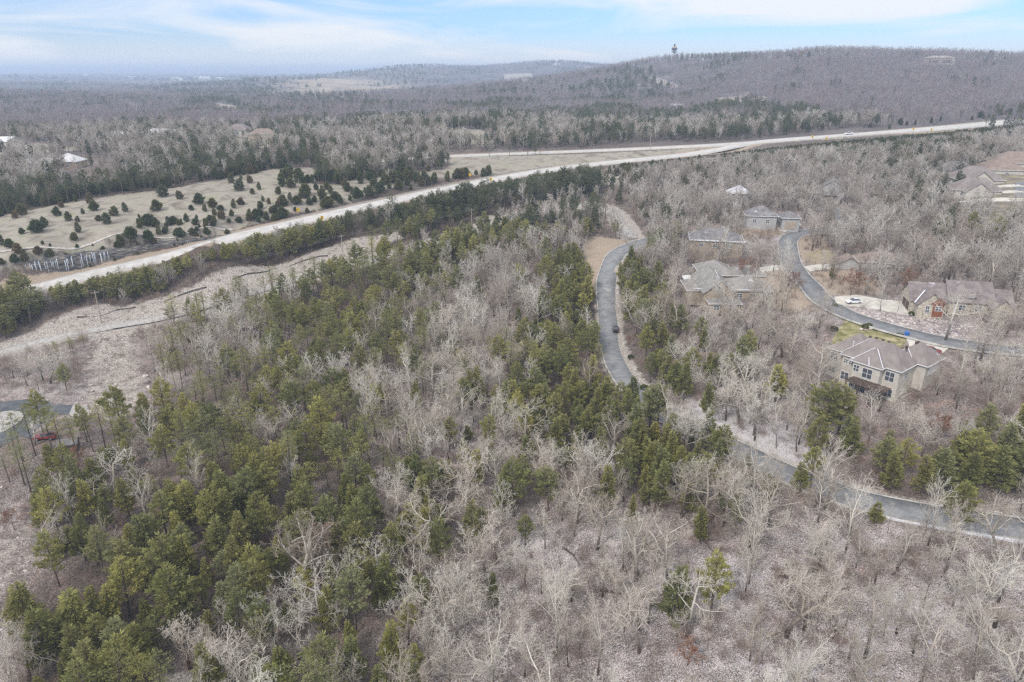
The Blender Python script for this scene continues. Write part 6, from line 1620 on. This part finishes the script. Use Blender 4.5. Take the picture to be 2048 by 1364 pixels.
# labels: look first, then the place in the photo in words
ONES = 'zero one two three four five six seven eight nine ten eleven twelve thirteen fourteen fifteen sixteen seventeen eighteen nineteen'.split()
TENS = '- - twenty thirty forty fifty sixty seventy eighty ninety'.split()
def words_n(n):
    n = int(max(0, min(99, n)))
    return ONES[n] if n < 20 else TENS[n // 10] + ('-' + ONES[n % 10] if n % 10 else '')
LOOK = {'bare': ['rounded grey bare tree', 'crooked-limbed bare tree', 'domed bare tree', 'white-limbed spreading bare tree', 'twisted pale bare tree', 'wide-crowned pale bare tree', 'upright bare tree', 'straight-stemmed bare tree', 'feathery upright bare tree', 'slim bare tree', 'slender bare tree', 'dead-looking pale tree'],
        'ever': ['tall-stemmed green pine', 'slim green pine', 'tufted green pine', 'pointed olive cedar', 'full olive cedar', 'low dense cedar', 'loose open evergreen', 'ragged evergreen'],
        'young': ['rounded young cedar', 'cone-shaped young cedar', 'squat young cedar', 'pointed young cedar'], 'rust': ['russet-leaved oak']}
CATS = {'bare': 'bare tree', 'ever': 'evergreen tree', 'young': 'young cedar', 'rust': 'russet oak'}
NAMES = {'bare': 'bare_tree', 'ever': 'evergreen_tree', 'young': 'young_cedar', 'rust': 'russet_oak'}
GRP = {'bare': 'bare trees of the winter woods', 'ever': 'evergreens among the winter woods', 'young': 'young cedars on the field and beside the highway', 'rust': 'russet-leaved oaks in the woods'}
seen = set()
def auto_label(kd, ix, px, py):
    base = LOOK[kd][ix]
    l = '%s, crown %s hundredths across and %s down the photo' % (base, words_n(round(px / 20.48)), words_n(round(py / 13.64)))
    if l in seen:
        for extra in ('taller ', 'shorter ', 'paler ', 'hindmost '):
            if extra + l not in seen:
                l = extra + l; break
    seen.add(l); return l
for kd, ix, x, y, z, rz, s_, wf, lab in singles:
    pr = PL[kd][ix]
    o = bpy.data.objects.new(NAMES[kd], None); COL.objects.link(o)
    o.location = (x, y, z - .05); o.rotation_euler = (rng.normal(0, .02), rng.normal(0, .02), rz)
    o.scale = (s_ * wf, s_ * wf, s_); o.empty_display_size = .5
    qx, qy, _ = project(x, y, z + pr.h * s_ * .7)
    tag(o, lab or auto_label(kd, ix, qx, qy), CATS[kd], GRP[kd])
    link('trunk', pr.trunk, o); link('crown', pr.crown, o)

# ---- farther woods
def grp(name, lst, protos, label_kind):
    P = [(a[1], a[2], a[3] - .05) for a in lst]
    tilt = rng.normal(0, .025, (len(lst), 2))
    scatter(name, [p.joined for p in protos], P, [a[0] for a in lst], [(tilt[i, 0], tilt[i, 1], a[4]) for i, a in enumerate(lst)], [(a[5] * a[6], a[5] * a[6], a[5]) for a in lst])
def lod(lst, protos, mids, cut):
    """the mass keeps full shapes nearby and sturdier twigs farther off"""
    o = []
    for a in lst:
        if math.hypot(a[1], a[2]) > cut: o.append((len(protos) + int(rng.integers(len(mids))), *a[1:]))
        else: o.append(a)
    return o
mass['bare'] = lod(mass['bare'], BARE, MIDBARE, 230)
mass['ever'] = lod(mass['ever'], EVER, EVERMID, 300)
# middle distance and far woods
for (r0, r1, ang_, area, sc_) in ((640, 1150, 43, 52, 1.0), (1150, 2000, 41, 120, 1.15), (2000, 4200, 40, 420, 1.5), (4200, 9500, 39, 3600, 2.6)):
    X, Y = sample(r0, r1, ang_, area)
    Zg = G(X, Y); px, py, dep = project(X, Y, Zg + 6)
    den = gridval(DG, px, py); ev = gridval(EG, px, py)
    if r0 > 1100: ev = np.where((px > 670) & (px < 850) & (py < 168), .85, ev); ev = np.where((px > 330) & (px < 540) & (py < 190) & (py > 165), .75, ev)
    k = rng.uniform(size=X.shape) < np.clip(den, .03, 1) ** 1.3
    k &= ~inpoly(X, Y, [far(560, 1550, 0), far(720, 1500, 0), far(830, 2300, 0), far(700, 2900, 0), far(560, 2600, 0)]) | (vnoise(X, Y, 130, 7) > .72) | ((px > 552) & (px < 636) & (py < 160))
    if r0 < 1000: k &= allowed(X, Y)
    else:
        for n_ in ('far_a', 'far_b', 'far_c', 'far_d', 'far_e', 'far_f'): k &= ~inpoly(X, Y, Z[n_])
    # drop what no view from here could show: slopes hidden behind the ridges are cheap to keep, so keep all
    X, Y, Zg, ev, py = X[k], Y[k], Zg[k], ev[k], py[k]
    cl = vnoise(X, Y, 60 * sc_, 41) * .6 + vnoise(X, Y, 20 * sc_, 42) * .4
    ie = (ev + (cl - .5) * (2.6 if r0 > 1100 else 1.8)) > rng.uniform(.40, .80, X.size)
    hs = rng.uniform(.75, 1.15, X.size) * sc_ ** .5
    for i in range(len(X)):
        if ie[i]: mass['fever'].append((int(rng.integers(0, 3)), X[i], Y[i], Zg[i], rng.uniform(0, 6.28), hs[i] * .88, sc_ ** .9))
        else: mass['fbare'].append((int(rng.integers(0, 4)), X[i], Y[i], Zg[i], rng.uniform(0, 6.28), hs[i], sc_ ** .9))
print('TREES', len(singles), {k: len(v) for k, v in mass.items()}, len(ymass))
grp('bare_woods', mass['bare'], BARE + MIDBARE, '')
grp('evergreen_woods', mass['ever'], EVER + EVERMID, '')
grp('far_bare_woods', mass['fbare'], FARBARE, '')
grp('far_evergreen_woods', mass['fever'], FAREVER, '')
if ymass: grp('cedar_thicket', [(s_[1], s_[2], s_[3], s_[4], s_[5], s_[6], s_[7]) for s_ in ymass], YOUNG, '')
# ---- undergrowth
X, Y = sample(55, 330, 46, 9.0)
ok = allowed(X, Y) & (rng.uniform(size=X.shape) < .25 + .75 * (vnoise(X, Y, 9, 51) > .5))
X, Y = X[ok], Y[ok]
cx, cy = sample(150, 330, 46, 14.0)
m_ = inpoly(cx, cy, Z['corridor']) | inpoly(cx, cy, Z['slope']); m_ &= ground_fields(cx, cy)[2] > 3.2
X = np.concatenate([X, cx[m_]]); Y = np.concatenate([Y, cy[m_]])
small = np.concatenate([np.ones(int(ok.sum())), np.full(int(m_.sum()), .45)])
Zg = G(X, Y); n = len(X)
sv = rng.uniform(.5, 1.25, n) * small
scatter('undergrowth', BRUSH, np.stack([X, Y, Zg], -1), rng.choice(3, n, p=[.5, .33, .17]), np.stack([np.zeros(n), np.zeros(n), rng.uniform(0, 6.28, n)], -1), np.stack([sv * 1.1, sv * 1.1, sv], -1))
print('BRUSH', n)
# ---------------------------------------------------------------- the air between
hb_ = MB(); hb_.box((-20500, -600, 5), (20500, 26000, 158))
hm = bpy.data.materials.new('haze'); hm.use_nodes = True; ht = hm.node_tree; ht.nodes.clear()
ho = ht.nodes.new('ShaderNodeOutputMaterial'); hv = ht.nodes.new('ShaderNodeVolumePrincipled')
hv.inputs['Color'].default_value = (0.66, 0.80, 1.0, 1); hv.inputs['Density'].default_value = 0.00023; hv.inputs['Anisotropy'].default_value = 0.1
ht.links.new(hv.outputs[0], ho.inputs['Volume'])
tag(hb_.build('haze', hm), kind='stuff')
